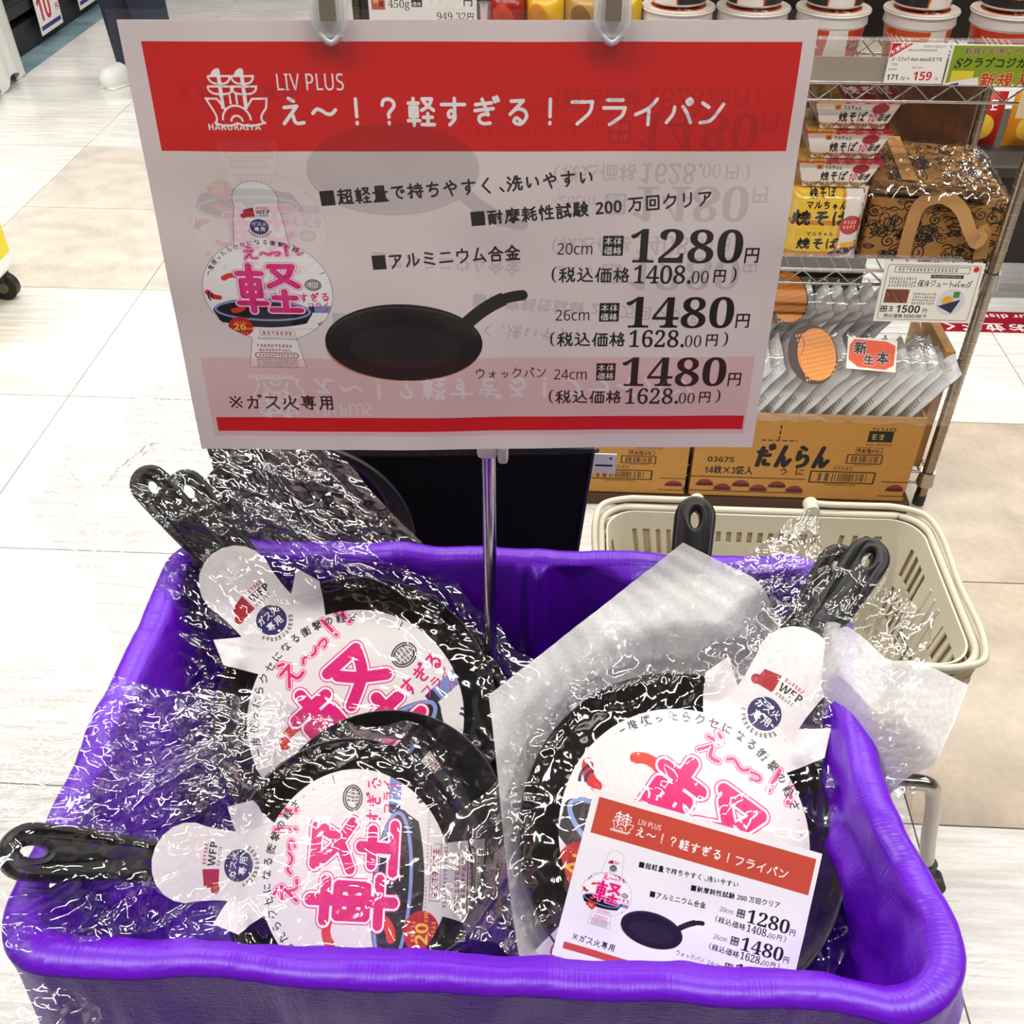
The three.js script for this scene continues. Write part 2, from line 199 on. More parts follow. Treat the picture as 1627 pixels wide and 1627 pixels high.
// the die-cut label of the pans, drawn 720 wide for 0.22 m; the handle is at the top; the disc's centre is at (360, 690)
function drawLabel(ctx, size, paper) {
  const W = 720, H = 1211;
  if (paper) { ctx.fillStyle = paper; ctx.fillRect(0, 0, W, H); }
  // blue band and little pan drawing
  ctx.save(); ctx.translate(360, 690);
  ctx.fillStyle = '#7d93cf'; ctx.fillRect(210, 90, 130, 44);
  ctx.fillStyle = '#2a2348'; ctx.fillRect(196, 92, 30, 40);
  ctx.fillStyle = '#17121c'; ctx.beginPath(); ctx.ellipse(-40, 130, 252, 84, 0.03, 0, 7); ctx.fill();
  ctx.beginPath(); ctx.moveTo(-292, 128); ctx.lineTo(-262, 200); ctx.quadraticCurveTo(-40, 268, 178, 204); ctx.lineTo(214, 136); ctx.fill();
  ctx.strokeStyle = '#8ea3dd'; ctx.lineWidth = 13; ctx.beginPath(); ctx.ellipse(-40, 122, 240, 64, 0.03, 0, 7); ctx.stroke();
  sausage(ctx, -190, 60, 66, 0.5, 1.5, 34, '#e8372c'); sausage(ctx, -250, -20, 60, 1.6, 2.7, 30, '#d8262a'); sausage(ctx, -166, -40, 62, 3.9, 5.0, 30, '#e23a26');
  for (const [x, y, s] of [[-292, 30, 1], [250, 220, -1]]) for (const r of [26, 42]) { ctx.strokeStyle = '#2b2550'; ctx.lineWidth = 8; ctx.beginPath(); ctx.arc(x + 30 * s, y, r, s > 0 ? 2.5 : -0.6, s > 0 ? 3.8 : 0.7); ctx.stroke(); }
  // dotted line under the pan and the small print
  ctx.fillStyle = '#b98b8b'; for (let x = -200; x < 210; x += 12) ctx.fillRect(x, 240, 5, 4);
  ctx.fillStyle = '#c9202c'; ctx.beginPath(); ctx.arc(-165, 232, 64, 0, 7); ctx.fill();
  ctx.fillStyle = '#ffd23a'; ctx.font = 'bold 62px sans-serif'; ctx.fillText(size, -205, 256); ctx.font = 'bold 24px sans-serif'; ctx.fillText('cm', -136, 254);
  scribble(ctx, -196, 196, 66, 14, '#ffd23a', 5); scribble(ctx, -196, 268, 70, 14, '#ffd23a', 6);
  ctx.strokeStyle = '#a55'; ctx.lineWidth = 2; ctx.strokeRect(-70, 256, 180, 36); scribble(ctx, -60, 262, 160, 24, '#b03040', 3); scribble(ctx, -90, 304, 230, 13, '#55504f', 4);
  // round marks
  ctx.strokeStyle = INK; ctx.lineWidth = 4; ctx.beginPath(); ctx.ellipse(232, -44, 40, 34, 0, 0, 7); ctx.stroke(); ctx.beginPath(); ctx.ellipse(232, -44, 33, 27, 0, 0, 7); ctx.stroke();
  scribble(ctx, 206, -66, 56, 13, INK, 11); scribble(ctx, 204, -50, 60, 13, INK, 12); scribble(ctx, 208, -34, 54, 12, INK, 13);
  // the pink lettering
  const outline = (a) => [[a * 1.0 + 0.15, PINK], [a * 1.0 + 0.105, '#fff'], [a, PINK]];
  write(ctx, '軽', -176, -196, 350, [[0.152, PINK], [0.136, '#fff'], [0.098, PINK]], { narrow: 1.03 });
  ctx.save(); ctx.rotate(-0.06); write(ctx, 'え', -96, -290, 92, [[0.23, PINK], [0.18, '#fff'], [0.11, PINK]]); write(ctx, '〜', -8, -276, 80, [[0.23, PINK], [0.18, '#fff'], [0.11, PINK]]); write(ctx, 'っ', 56, -272, 60, [[0.26, PINK], [0.2, '#fff'], [0.12, PINK]]); write(ctx, '！？', 106, -296, 86, [[0.25, PINK], [0.2, '#fff'], [0.13, PINK]], { narrow: 0.62 }); ctx.restore();
  ctx.save(); ctx.rotate(-0.05); write(ctx, 'すぎる！', 152, 16, 60, [[0.11, PINK]], { narrow: 0.84 }); write(ctx, 'フライ', 188, 78, 40, [[0.11, PINK]], { narrow: 0.9 }); ctx.restore();
  write(ctx, 'パン', 262, 104, 36, [[0.11, PINK]]);
  // catch line on an arc
  const line = '一度使ったらクセになる衝撃の軽さ・・・！';
  [...line].forEach((ch, i) => { ctx.save(); ctx.rotate(-1.18 + i * 2.36 / (line.length - 1)); write(ctx, ch, -16, -322, 31, [[0.1, INK]]); ctx.restore(); });
  ctx.restore();
  // neck: charity mark, round gas mark
  ctx.fillStyle = '#b3202c'; ctx.beginPath(); ctx.moveTo(296, 190); ctx.lineTo(344, 178); ctx.lineTo(348, 232); ctx.lineTo(290, 236); ctx.fill(); ctx.beginPath(); ctx.arc(292, 226, 14, 0, 7); ctx.fill();
  ctx.fillStyle = INK; ctx.font = 'bold 34px sans-serif'; ctx.fillText('WFP', 354, 216); scribble(ctx, 356, 176, 62, 11, '#b3202c', 21); scribble(ctx, 356, 222, 62, 10, '#666', 22);
  ctx.fillStyle = '#2a2560'; ctx.beginPath(); ctx.arc(362, 292, 46, 0, 7); ctx.fill();
  write(ctx, 'ガス火', 324, 262, 26, [[0.11, '#fff']], { gap: -0.02 }); write(ctx, '専用', 334, 292, 28, [[0.11, '#fff']]);
  for (let i = 0; i < 11; i++) { ctx.save(); ctx.translate(362, 292); ctx.rotate(1.1 - i * 0.22); scribble(ctx, -8, 52, 18, 13, INK, 30 + i); ctx.restore(); }
  // tab on the far side
  scribble(ctx, 260, 1040, 200, 20, '#a5343c', 41); scribble(ctx, 270, 1070, 180, 18, '#a5343c', 42);
  ctx.strokeStyle = '#8f2730'; ctx.lineWidth = 5; ctx.beginPath(); ctx.roundRect(248, 1098, 224, 34, 17); ctx.stroke(); scribble(ctx, 266, 1106, 190, 17, '#8f2730', 43);
  for (let k = 0; k < 4; k++) scribble(ctx, 250, 1142 + k * 16, 216, 11, '#555', 50 + k);
}
const labelTexture = (size) => canvasTexture(720, 1211, (c) => drawLabel(c, size, '#f3eeee'));

// emblem of the shop: two masts with sails over a hull on a wave
function drawEmblem(ctx, x, y, s, color) {
  ctx.save(); ctx.translate(x, y); ctx.scale(s / 200, s / 200); ctx.strokeStyle = ctx.fillStyle = color; ctx.lineWidth = 6.5; ctx.lineJoin = 'miter'; ctx.lineCap = 'butt';
  for (const mx of [56, 128]) {
    ctx.fillRect(mx - 6, 8, 12, 118);
    ctx.beginPath(); ctx.moveTo(mx - 26, 28); ctx.quadraticCurveTo(mx - 16, 8, mx, 6); ctx.lineTo(mx, 28); ctx.fill();
    for (const [yy, w] of [[30, 34], [60, 40]]) { ctx.beginPath(); ctx.moveTo(mx - w, yy); ctx.lineTo(mx + w, yy); ctx.quadraticCurveTo(mx + w - 2, yy + 20, mx + w * 0.3, yy + 22); ctx.lineTo(mx - w * 0.3, yy + 22); ctx.quadraticCurveTo(mx - w + 2, yy + 20, mx - w, yy); ctx.stroke(); }
  }
  ctx.beginPath(); ctx.moveTo(4, 96); ctx.lineTo(40, 96); ctx.lineTo(62, 126); ctx.moveTo(196, 96); ctx.lineTo(150, 96); ctx.lineTo(126, 126); ctx.moveTo(4, 92); ctx.lineTo(24, 130); ctx.quadraticCurveTo(40, 158, 22, 170); ctx.moveTo(196, 92); ctx.lineTo(190, 124); ctx.quadraticCurveTo(156, 158, 184, 170); ctx.moveTo(82, 76); ctx.lineTo(82, 112); ctx.moveTo(102, 76); ctx.lineTo(102, 112); ctx.stroke();
  ctx.beginPath(); ctx.arc(94, 160, 44, Math.PI, 0); ctx.stroke(); ctx.beginPath(); ctx.arc(94, 164, 18, Math.PI, 0); ctx.stroke();
  ctx.beginPath(); ctx.moveTo(22, 166); ctx.quadraticCurveTo(60, 186, 94, 168); ctx.quadraticCurveTo(130, 186, 184, 166); ctx.stroke();
  ctx.restore();
}
function drawPriceMark(ctx, x, y, s) { ctx.fillStyle = INK; ctx.fillRect(x, y, s, s); write(ctx, '本体', x + s * 0.06, y + s * 0.05, s * 0.42, [[0.1, '#fff']]); write(ctx, '価格', x + s * 0.06, y + s * 0.52, s * 0.42, [[0.1, '#fff']]); }
function drawSignInk(ctx, red) {
  ctx.fillStyle = red; ctx.fillRect(58, 56, 1903, 307); ctx.fillRect(74, 1283, 1880, 56);
  drawEmblem(ctx, 214, 120, 190, '#fff');
  ctx.fillStyle = '#fff'; ctx.font = 'bold 29px sans-serif'; ctx.save(); ctx.translate(212, 300); ctx.scale(0.98, 0.86); ctx.fillText('HAKURAIYA', 0, 0); ctx.restore();
  ctx.save(); ctx.translate(430, 188); ctx.scale(0.82, 1); ctx.font = '63px sans-serif'; ctx.fillText('LIV PLUS', 0, 0); ctx.restore();
  fit(ctx, 'え〜！？軽すぎる！フライパン', 424, 1772, 202, 92, [[0.118, '#fff']]);
  const slanted = (text, x, y, x1, y1, size) => { ctx.save(); ctx.translate(x, y); ctx.rotate(Math.atan2(y1 - y, x1 - x)); fit(ctx, text, 0, Math.hypot(x1 - x, y1 - y), -size, size, [[0.112, INK]]); ctx.restore(); };
  slanted('■超軽量で持ちやすく、洗いやすい', 529, 534, 1386, 466, 54); slanted('■耐摩耗性試験 200 万回クリア', 999, 597, 1760, 531, 53); slanted('■アルミニウム合金', 676, 740, 1158, 706, 54);
  const row = (y, cm, price, tax) => {
    ctx.fillStyle = INK; ctx.save(); ctx.translate(1270, y - 27); ctx.scale(0.93, 1); ctx.font = '52px sans-serif'; ctx.fillText(cm + 'cm', 0, 0); ctx.restore();
    drawPriceMark(ctx, 1418, y - 88, 66);
    ctx.save(); ctx.translate(1500, y); ctx.font = 'bold 152px serif'; ctx.scale(374 / ctx.measureText(price).width, 1); ctx.fillStyle = INK; ctx.fillText(price, 0, 0); ctx.restore();
    write(ctx, '円', 1872, y - 54, 58, [[0.1, INK]]);
    ctx.font = '62px serif'; ctx.fillText('(', 1252, y + 60); write(ctx, '税込価格', 1278, y + 14, 56, [[0.1, INK]]);
    ctx.save(); ctx.translate(1520, y + 70); ctx.scale(0.93, 1); ctx.font = '84px serif'; ctx.fillStyle = INK; ctx.strokeStyle = INK; ctx.lineWidth = 2; ctx.fillText(tax + '.', 0, 0); ctx.strokeText(tax + '.', 0, 0); ctx.font = '58px serif'; ctx.fillText('00', 206, 0); ctx.restore();
    write(ctx, '円', 1780, y + 20, 50, [[0.1, INK]]); ctx.font = '62px serif'; ctx.fillText(')', 1842, y + 62);
  };
  row(715, '20', '1280', '1408'); row(943, '26', '1480', '1628'); row(1162, '24', '1480', '1628');
  fit(ctx, 'ウォックパン', 996, 1250, 1086, 46, [[0.075, INK]]);
  fit(ctx, '※ガス火専用', 124, 508, 1192, 62, [[0.1, INK]]);
  // picture of the label
  ctx.save(); ctx.translate(322, 812); ctx.scale(0.655, 0.54); ctx.translate(-360, -690);
  labelOutline(ctx, 3272); ctx.fillStyle = '#fdfafa'; ctx.fill(); ctx.save(); ctx.clip(); drawLabel(ctx, '26', null); ctx.restore(); ctx.strokeStyle = '#8c8088'; ctx.lineWidth = 3; labelOutline(ctx, 3272); ctx.stroke(); ctx.restore();
  // picture of the pan
  ctx.fillStyle = '#b89b66'; ctx.beginPath(); ctx.ellipse(756, 1012, 262, 124, 0.02, 0, 7); ctx.fill();
  ctx.fillStyle = '#151316'; ctx.beginPath(); ctx.ellipse(760, 994, 266, 140, 0.02, 0, 7); ctx.fill();
  ctx.strokeStyle = '#3b3a40'; ctx.lineWidth = 5; ctx.beginPath(); ctx.ellipse(760, 984, 250, 118, 0.02, 3.3, 6.1); ctx.stroke();
  ctx.fillStyle = '#232126'; ctx.beginPath(); ctx.ellipse(762, 1010, 190, 78, 0.02, 0, 7); ctx.fill();
  ctx.strokeStyle = '#17151a'; ctx.lineWidth = 46; ctx.lineCap = 'butt'; ctx.beginPath(); ctx.moveTo(968, 930); ctx.quadraticCurveTo(1030, 868, 1100, 838); ctx.stroke(); ctx.lineWidth = 36; ctx.lineCap = 'round'; ctx.beginPath(); ctx.moveTo(1060, 856); ctx.quadraticCurveTo(1110, 830, 1160, 826); ctx.stroke();
}
// outline of the die-cut label in the label's own 3272 px per metre
function labelOutline(ctx, k) {
  ctx.beginPath();
  const X = (p) => 360 + p[1] * k, Y = (p) => 690 - p[0] * k;
  labelPoints(64).forEach((p, i) => (i ? ctx.lineTo(X(p), Y(p)) : ctx.moveTo(X(p), Y(p)))); ctx.closePath();
}
function labelPoints(n, flaps = false) {   // [towards the handle, sideways] in metres
  const R = 0.1, pts = [], a0 = 0.42, a1 = Math.PI - 0.36;
  const side = (s) => { const q = []; for (let i = 0; i <= n / 2; i++) { const a = lerp(a0, a1, i / (n / 2)); q.push([Math.cos(a) * R, Math.sin(a) * R * s]); } return q; };
  const neck = flaps ? [[0.118, 0.058], [0.142, 0.05], [0.128, 0.03], [0.14, 0.03]] : [[0.14, 0.036]];
  const tip = []; for (let i = 0; i <= 12; i++) { const a = lerp(Math.PI * 0.62, -Math.PI * 0.62, i / 12); tip.push([0.17 + Math.cos(a) * 0.034, Math.sin(a) * 0.034]); }
  const right = side(1), left = side(-1);
  pts.push(...right.slice().reverse(), ...neck);
  pts.push(...tip);
  pts.push(...neck.slice().reverse().map(([a, b]) => [a, -b]), ...left, [-0.155, -0.046], [-0.155, 0.046]);
  return pts;
}
const signTexture = canvasTexture(2000, 1414, (ctx) => {
  ctx.fillStyle = '#eddfe0'; ctx.fillRect(0, 0, 2000, 1414);
  drawSignInk(ctx, '#df0a14');
  // the print of the sheet's reverse, turned over top to bottom, shows through
  const c = document.createElement('canvas'); c.width = 2000; c.height = 1414; const g = c.getContext('2d');
  drawSignInk(g, '#df0a14');
  ctx.save(); ctx.globalAlpha = 0.13; ctx.translate(0, 1414); ctx.scale(1, -1); ctx.drawImage(c, 0, 0); ctx.restore();
});
const cardTexture = canvasTexture(1400, 990, (ctx) => { ctx.fillStyle = '#fbfafb'; ctx.fillRect(0, 0, 1400, 990); ctx.scale(0.7, 0.7); drawSignInk(ctx, '#d0523f'); });

// ---------------------------------------------------------------- the shop: floor of stone tiles, ceiling with tube lights, walls
const streak = (seed, base, vein, amount) => grainTexture(512, (u, v) => {
  const n = noise3(u * 2.2, v * 26, seed) * 0.5 + noise3(u * 5, v * 70, seed + 9) * 0.3 + noise3(u * 30, v * 160, seed + 4) * 0.2, m = noise3(u * 1.5, v * 2.2, seed + 2);
  const k = amount * n + 0.03 * m - (n > 0.42 ? (n - 0.42) * 0.5 : 0);
  return base.map((b, i) => b + k * vein[i]);
});
const marble = (seed, base) => grainTexture(512, (u, v) => {
  const w = noise3(u * 3, v * 3, seed) * 0.35, vein = Math.abs(noise3(u * 2.4 + w, v * 2.4 - w, seed + 3)), fine = noise3(u * 26, v * 26, seed + 5), cloud = noise3(u * 4 + w, v * 5, seed + 8);
  const k = 0.05 * cloud + 0.022 * fine + (vein < 0.006 && cloud > 0 ? 0.06 : 0);
  return base.map((b, i) => b + k * (1 - i * 0.08));
});
const tileMats = [
  ...[11, 23, 37].map((s) => std(0xffffff, 0.3, { map: streak(s, [0.9, 0.895, 0.88], [0.9, 0.95, 1.0], 0.13), clearcoat: 0.25, clearcoatRoughness: 0.2 })),
  ...[[51, [0.84, 0.81, 0.765]], [63, [0.735, 0.675, 0.6]]].map(([s, c]) => std(0xffffff, 0.3, { map: marble(s, c), clearcoat: 0.25, clearcoatRoughness: 0.2 })),
];
const floor = struct('floor', box(13, 0.2, 13, -0.5, -0.1085, -3.5), std(0x6d665c, 0.8));
{
  const TX = 0.64, TZ = 0.605, geo = box(TX - 0.003, 0.008, TZ - 0.003, 0, -0.004, 0), r = rngOf(5);
  const beige = new Set(['3,0', '3,1', '4,0', '4,1', '1,0', '1,1', '4,2', '-1,3', '0,4', '-2,4', '-2,3']);
  let n = 0;
  for (let i = -4; i <= 4; i++) for (let j = -2; j <= 9; j++) {
    const tan = beige.has(i + ',' + j) || ((i === -3 || i === -2) && (j === 3 || j === 4)) || (i >= 2 && j >= 4 && r() < 0.35);
    const m = part('floor_tile' + (n ? '_' + String(n).padStart(3, '0') : ''), geo, tan ? tileMats[i > 0 ? 4 : 3] : tileMats[Math.floor(r() * 3)], floor);
    m.position.set(0.62 + (i - 0.5) * TX, 0, -1.03 - (j + 0.5) * TZ); m.rotation.y = r() < 0.5 ? Math.PI : 0; n++;
  }
}
const teal = std(0xffffff, 0.5, { map: streak(71, [0.52, 0.63, 0.67], [1, 1, 1], 0.12) });
const tealFloor = part('floor_strip', box(1.6, 0.008, 6.5, -3.38, -0.004, -6.4), teal, floor);
tealFloor.userData.label = 'blue grey floor strip beside the dark shelves';
struct('ceiling', box(13, 0.1, 13, -0.5, CEILING + 0.05, -3.5), std(0x6e6d6c, 0.9));
const wallMat = std(0xd9d6cf, 0.9);
struct('wall_back', box(13, CEILING, 0.1, -0.5, CEILING / 2, -10.05), wallMat);
struct('wall_front', box(13, CEILING, 0.1, -0.5, CEILING / 2, 3.05), wallMat);
struct('wall_left', box(0.1, CEILING, 13, -7.05, CEILING / 2, -3.5), wallMat);
struct('wall_right', box(0.1, CEILING, 13, 6.05, CEILING / 2, -3.5), wallMat);
{
  const housing = box(1.3, 0.05, 0.3, 0, 0.025, 0), glow = new THREE.MeshStandardMaterial({ color: 0xffffff, emissive: 0xfffaf3, emissiveIntensity: 3.0 }), steel = std(0xf0f0ee, 0.5);
  const diffuser = box(1.2, 0.03, 0.09, 0, -0.015, 0, 0.01);
  LAMP_SPOTS.forEach(([x, z]) => {
    const l = thing('ceiling_light', 'white strip ceiling light fitting in the grid above the shop floor', 'ceiling light', [x, CEILING - 0.052, z], 'ceiling lights');
    part('housing', housing, steel, l);
    part('diffuser', diffuser, glow, l);
    const a = new THREE.RectAreaLight(0xfffaf3, LAMP_POWER, 1.2, 0.09);
    a.position.set(0, -0.034, 0); a.rotation.x = -Math.PI / 2; a.name = 'strip_light'; l.add(a);
  });
}

// ---------------------------------------------------------------- purple cloth bin
const BIN = { x0: -0.352, x1: 0.249, z0: -0.725, z1: -0.325, top: 0.85, floor: 0.63 };
const satinBump = grainTexture(256, (u, v) => [0.5 + 0.25 * noise3(u * 60, v * 6, 1) + 0.25 * noise3(u * 8, v * 60, 2)], false);
satinBump.repeat.set(8, 8);
const purple = new THREE.MeshPhysicalMaterial({ color: 0x680acb, roughness: 0.36, bumpMap: satinBump, bumpScale: 0.0004 });
{
  const t = thing('display_bin', 'display bin wrapped in shiny purple cloth, heaped with bagged frying pans', 'bin');
  const { x0, x1, z0, z1, top } = BIN, cx = (x0 + x1) / 2, cz = (z0 + z1) / 2, hw = (x1 - x0) / 2, hd = (z1 - z0) / 2, rc = 0.03;
  // rounded rectangle, s in 0..1 -> point and outward normal
  const segs = [[hw - rc, 0], [hd - rc, 1]];
  const per = 4 * (hw - rc) + 4 * (hd - rc) + 2 * Math.PI * rc;
  const around = (s) => {
    let d = s * per; const arc = Math.PI / 2 * rc;
    const sides = [[2 * (hw - rc), [-hw + rc, hd], [1, 0], [0, 1]], [2 * (hd - rc), [hw, hd - rc], [0, -1], [1, 0]], [2 * (hw - rc), [hw - rc, -hd], [-1, 0], [0, -1]], [2 * (hd - rc), [-hw, -hd + rc], [0, 1], [-1, 0]]];
    for (let k = 0; k < 4; k++) {
      const [L, p, dir, n] = sides[k];
      if (d <= L) return [p[0] + dir[0] * d, p[1] + dir[1] * d, n[0], n[1], k];
      d -= L;
      if (d <= arc || k === 3) { const a = clamp(d / arc, 0, 1) * Math.PI / 2, m = sides[(k + 1) % 4][3], nx = n[0] * Math.cos(a) + m[0] * Math.sin(a), nz = n[1] * Math.cos(a) + m[1] * Math.sin(a); const c = [[hw - rc, hd - rc], [hw - rc, -hd + rc], [-hw + rc, -hd + rc], [-hw + rc, hd - rc]][k]; return [c[0] + nx * rc, c[1] + nz * rc, nx, nz, k + 0.5]; }
      d -= arc;
    }
  };
  // profile: [outward offset, y]
  const prof = [];
  for (let i = 0; i <= 26; i++) prof.push([-0.01, lerp(0.625, top - 0.007, i / 26), 1 - i / 40]);
  for (let i = 1; i <= 10; i++) { const a = Math.PI - i / 10 * Math.PI; prof.push([0.002 + Math.cos(a) * 0.012, top - 0.007 + Math.sin(a) * 0.007, 0.6]); }
  for (let i = 1; i <= 50; i++) { const q = i / 50; prof.push([0.014 + 0.008 * q, lerp(top - 0.014, 0.02, q), 0.4 + q]); }
  const NU = 420, NV = prof.length - 1;
  const g = surface(NU, NV, (u, v) => {
    const i = Math.round(v * NV), [off, y, amp] = prof[i], [px, pz, nx, nz, side] = around(u % 1);
    const inner = i <= 26, outer = i > 36, X = px + cx, Z = pz + cz, uu = u * per;
    let d = 0, dy = 0;
    const ang = u * Math.PI * 2, ca = Math.cos(ang) * 3, sa = Math.sin(ang) * 3;
    if (outer) { const q = (i - 36) / 50; d += 0.012 * q * noise3(ca * 2.4, sa * 2.4, q * 0.8) + 0.007 * noise3(ca * 1.3, sa * 1.3, q * 5 + 3) * (0.3 + q) + 0.0012 * noise3(ca * 6 + q * 4, sa * 6, 8) + 0.0025 * smooth(i, 37, 44) * (1 - Math.abs(noise3(ca * 2.2 + q * 3, sa * 2.2 - q * 2, 21))); }
    if (inner) { const q = 1 - i / 26; d -= 0.006 * (0.2 + q) * (1 + noise3(ca * 3, sa * 3, y * 9)); }
    // loose folds along the right hand side, inside and over the rim
    const right = smooth(X, 0.18, 0.25) * (1 - smooth(Z, -0.36, -0.31) * 0.6);
    if (!outer) d -= right * (0.001 + 0.01 * Math.abs(noise3(Z * 9, y * 12 + Z * 5, 4)) + 0.002 * noise3(Z * 30, y * 30, 6)) * (1 - smooth(i, 20, 27) * 0.6);
    d += right * 0.02 * smooth(Z, -0.48, -0.37);
    if (outer) d += right * 0.014 * Math.abs(noise3(Z * 14 + y * 6, y * 10, 14));
    // the pleats on the back wall
    if (inner && Z < -0.68) for (const [fx, w, h] of [[-0.012, 0.006, 0.012], [-0.03, 0.004, 0.006], [0.075, 0.02, 0.012], [0.02, 0.018, -0.006]]) d -= h * Math.exp(-(((X - fx) / w) ** 2));
    dy += 0.004 * noise3(ca * 1.2, sa * 1.2, 2) + 0.0006 * noise3(ca * 6, sa * 6, 5) + right * 0.003 * noise3(Z * 7, 0, 3);
    // the folded hem on the front
    const front = smooth(Z, -0.345, -0.32);
    if (i > 26 && i <= 44) d += front * 0.004 * (1 + noise3(X * 6, i * 0.03, 9));
    const k = y > 0.6 ? 1 : smooth(y, 0.3, 0.6);
    return [X + nx * (off + d), y + dy * k, Z + nz * (off + d), uu, y];
  });
  part('cloth', g, purple, t);
  part('inner_bottom', box(x1 - x0 - 0.03, 0.01, z1 - z0 - 0.03, cx, 0.62, cz), purple, t);
  part('base_frame', join([box(x1 - x0 - 0.06, 0.02, z1 - z0 - 0.06, cx, 0.012, cz)]), std(0x222226, 0.5, { metalness: 0.6 }), t);
}

// ---------------------------------------------------------------- price sign on its pole
{
  const t = thing('sign_stand', 'large laminated red and white price sign on a thin chrome pole behind the pans', 'sign');
  const chrome = std(0xc9c9cd, 0.16, { metalness: 1 }), clear = std(0xffffff, 0.08, { transmission: 1, ior: 1.5 }), milky = std(0xf2f2f4, 0.2, { transmission: 0.5 });
  const w = 0.421, h = 0.299, s = new THREE.Group(); s.name = 'sign_panel';
  // gently bowed sheet in its laminate pouch
  const bow = (x, y) => 0.0022 * Math.sin((x / w + 0.5) * 5.2) * (0.5 - y / h) + 0.0012 * noise3(x * 9, y * 9, 1);
  const face = (z, pad, flip) => surface(40, 28, (u, v) => { const x = (u - 0.5) * (w + pad) * (flip ? -1 : 1), y = (v - 0.5) * (h + pad); return [x, y, bow(x, y) + z, u, v]; });
  const panel = part('sign_panel', join([face(0.0007, 0), face(-0.0007, 0, true)]), std(0xffffff, 0.32, { map: signTexture, clearcoat: 1, clearcoatRoughness: 0.09 }), t);
  panel.position.set(-0.0605, 1.1875, -0.647); panel.rotation.order = 'YXZ'; panel.rotation.set(-0.085, 0.05, 0);
  part('laminate_edge', face(0, 0.012), clear, panel);
  for (const x of [-0.0825, 0.0865]) {
    const c = part('clip', join([tube([[x - 0.0085, 0.166, 0.001], [x - 0.0085, 0.147, 0.003], [x, 0.1375, 0.004], [x + 0.0085, 0.147, 0.003], [x + 0.0085, 0.166, 0.001]], 0.002, 30, 8), box(0.016, 0.026, 0.003, x, 0.153, 0.0035, 0.001)]), milky, panel, 'clear plastic clip');
    part('clip_pad', box(0.0095, 0.014, 0.0026, x, 0.157, 0.0062), std(0x8f8478, 0.4, { metalness: 0.3 }), c);
  }
  part('top_bar', rod([-0.12, 0.163, -0.004], [0.13, 0.163, -0.004], 0.0028), chrome, panel);
  part('pole', join([rod([-0.056, 0.625, -0.668], [-0.0535, 1.03, -0.664], 0.0058, 16), rod([-0.0535, 1.03, -0.664], [-0.0535, 1.34, -0.688], 0.004, 12)]), chrome, t);
  part('pole_clip', join([box(0.016, 0.026, 0.014, -0.0535, 1.032, -0.652, 0.004), box(0.008, 0.024, 0.012, -0.041, 1.029, -0.648, 0.003)]), std(0xe8e6df, 0.4), t);
  part('base_plate', box(0.12, 0.006, 0.1, -0.056, 0.628, -0.66), chrome, t);
}

// ---------------------------------------------------------------- frying pans in clear bags
const speckle = grainTexture(512, (u, v) => { const n = noise3(u * 130, v * 130, 3), m = noise3(u * 60, v * 60, 8); const k = n > 0.62 ? 0.5 : m > 0.66 ? 0.34 : 0.085 + 0.03 * n; return [k, k * 0.96, k * 0.92]; });
speckle.repeat.set(9, 4);
const panMat = std(0xffffff, 0.36, { map: speckle, clearcoat: 0.4, clearcoatRoughness: 0.3 }), outerMat = std(0x1a1a1e, 0.45), handleMat = std(0x121316, 0.45), steelMat = std(0xb9bbc0, 0.3, { metalness: 1 });
const paperMats = Object.fromEntries(['26', '20', '24'].map((s) => [s, std(0xffffff, 0.4, { map: labelTexture(s), clearcoat: 0.3, clearcoatRoughness: 0.25 })]));
const film = std(0xffffff, 0.08, { transmission: 1, ior: 2.0 }), filmStiff = std(0xffffff, 0.06, { transmission: 1, ior: 1.6 });

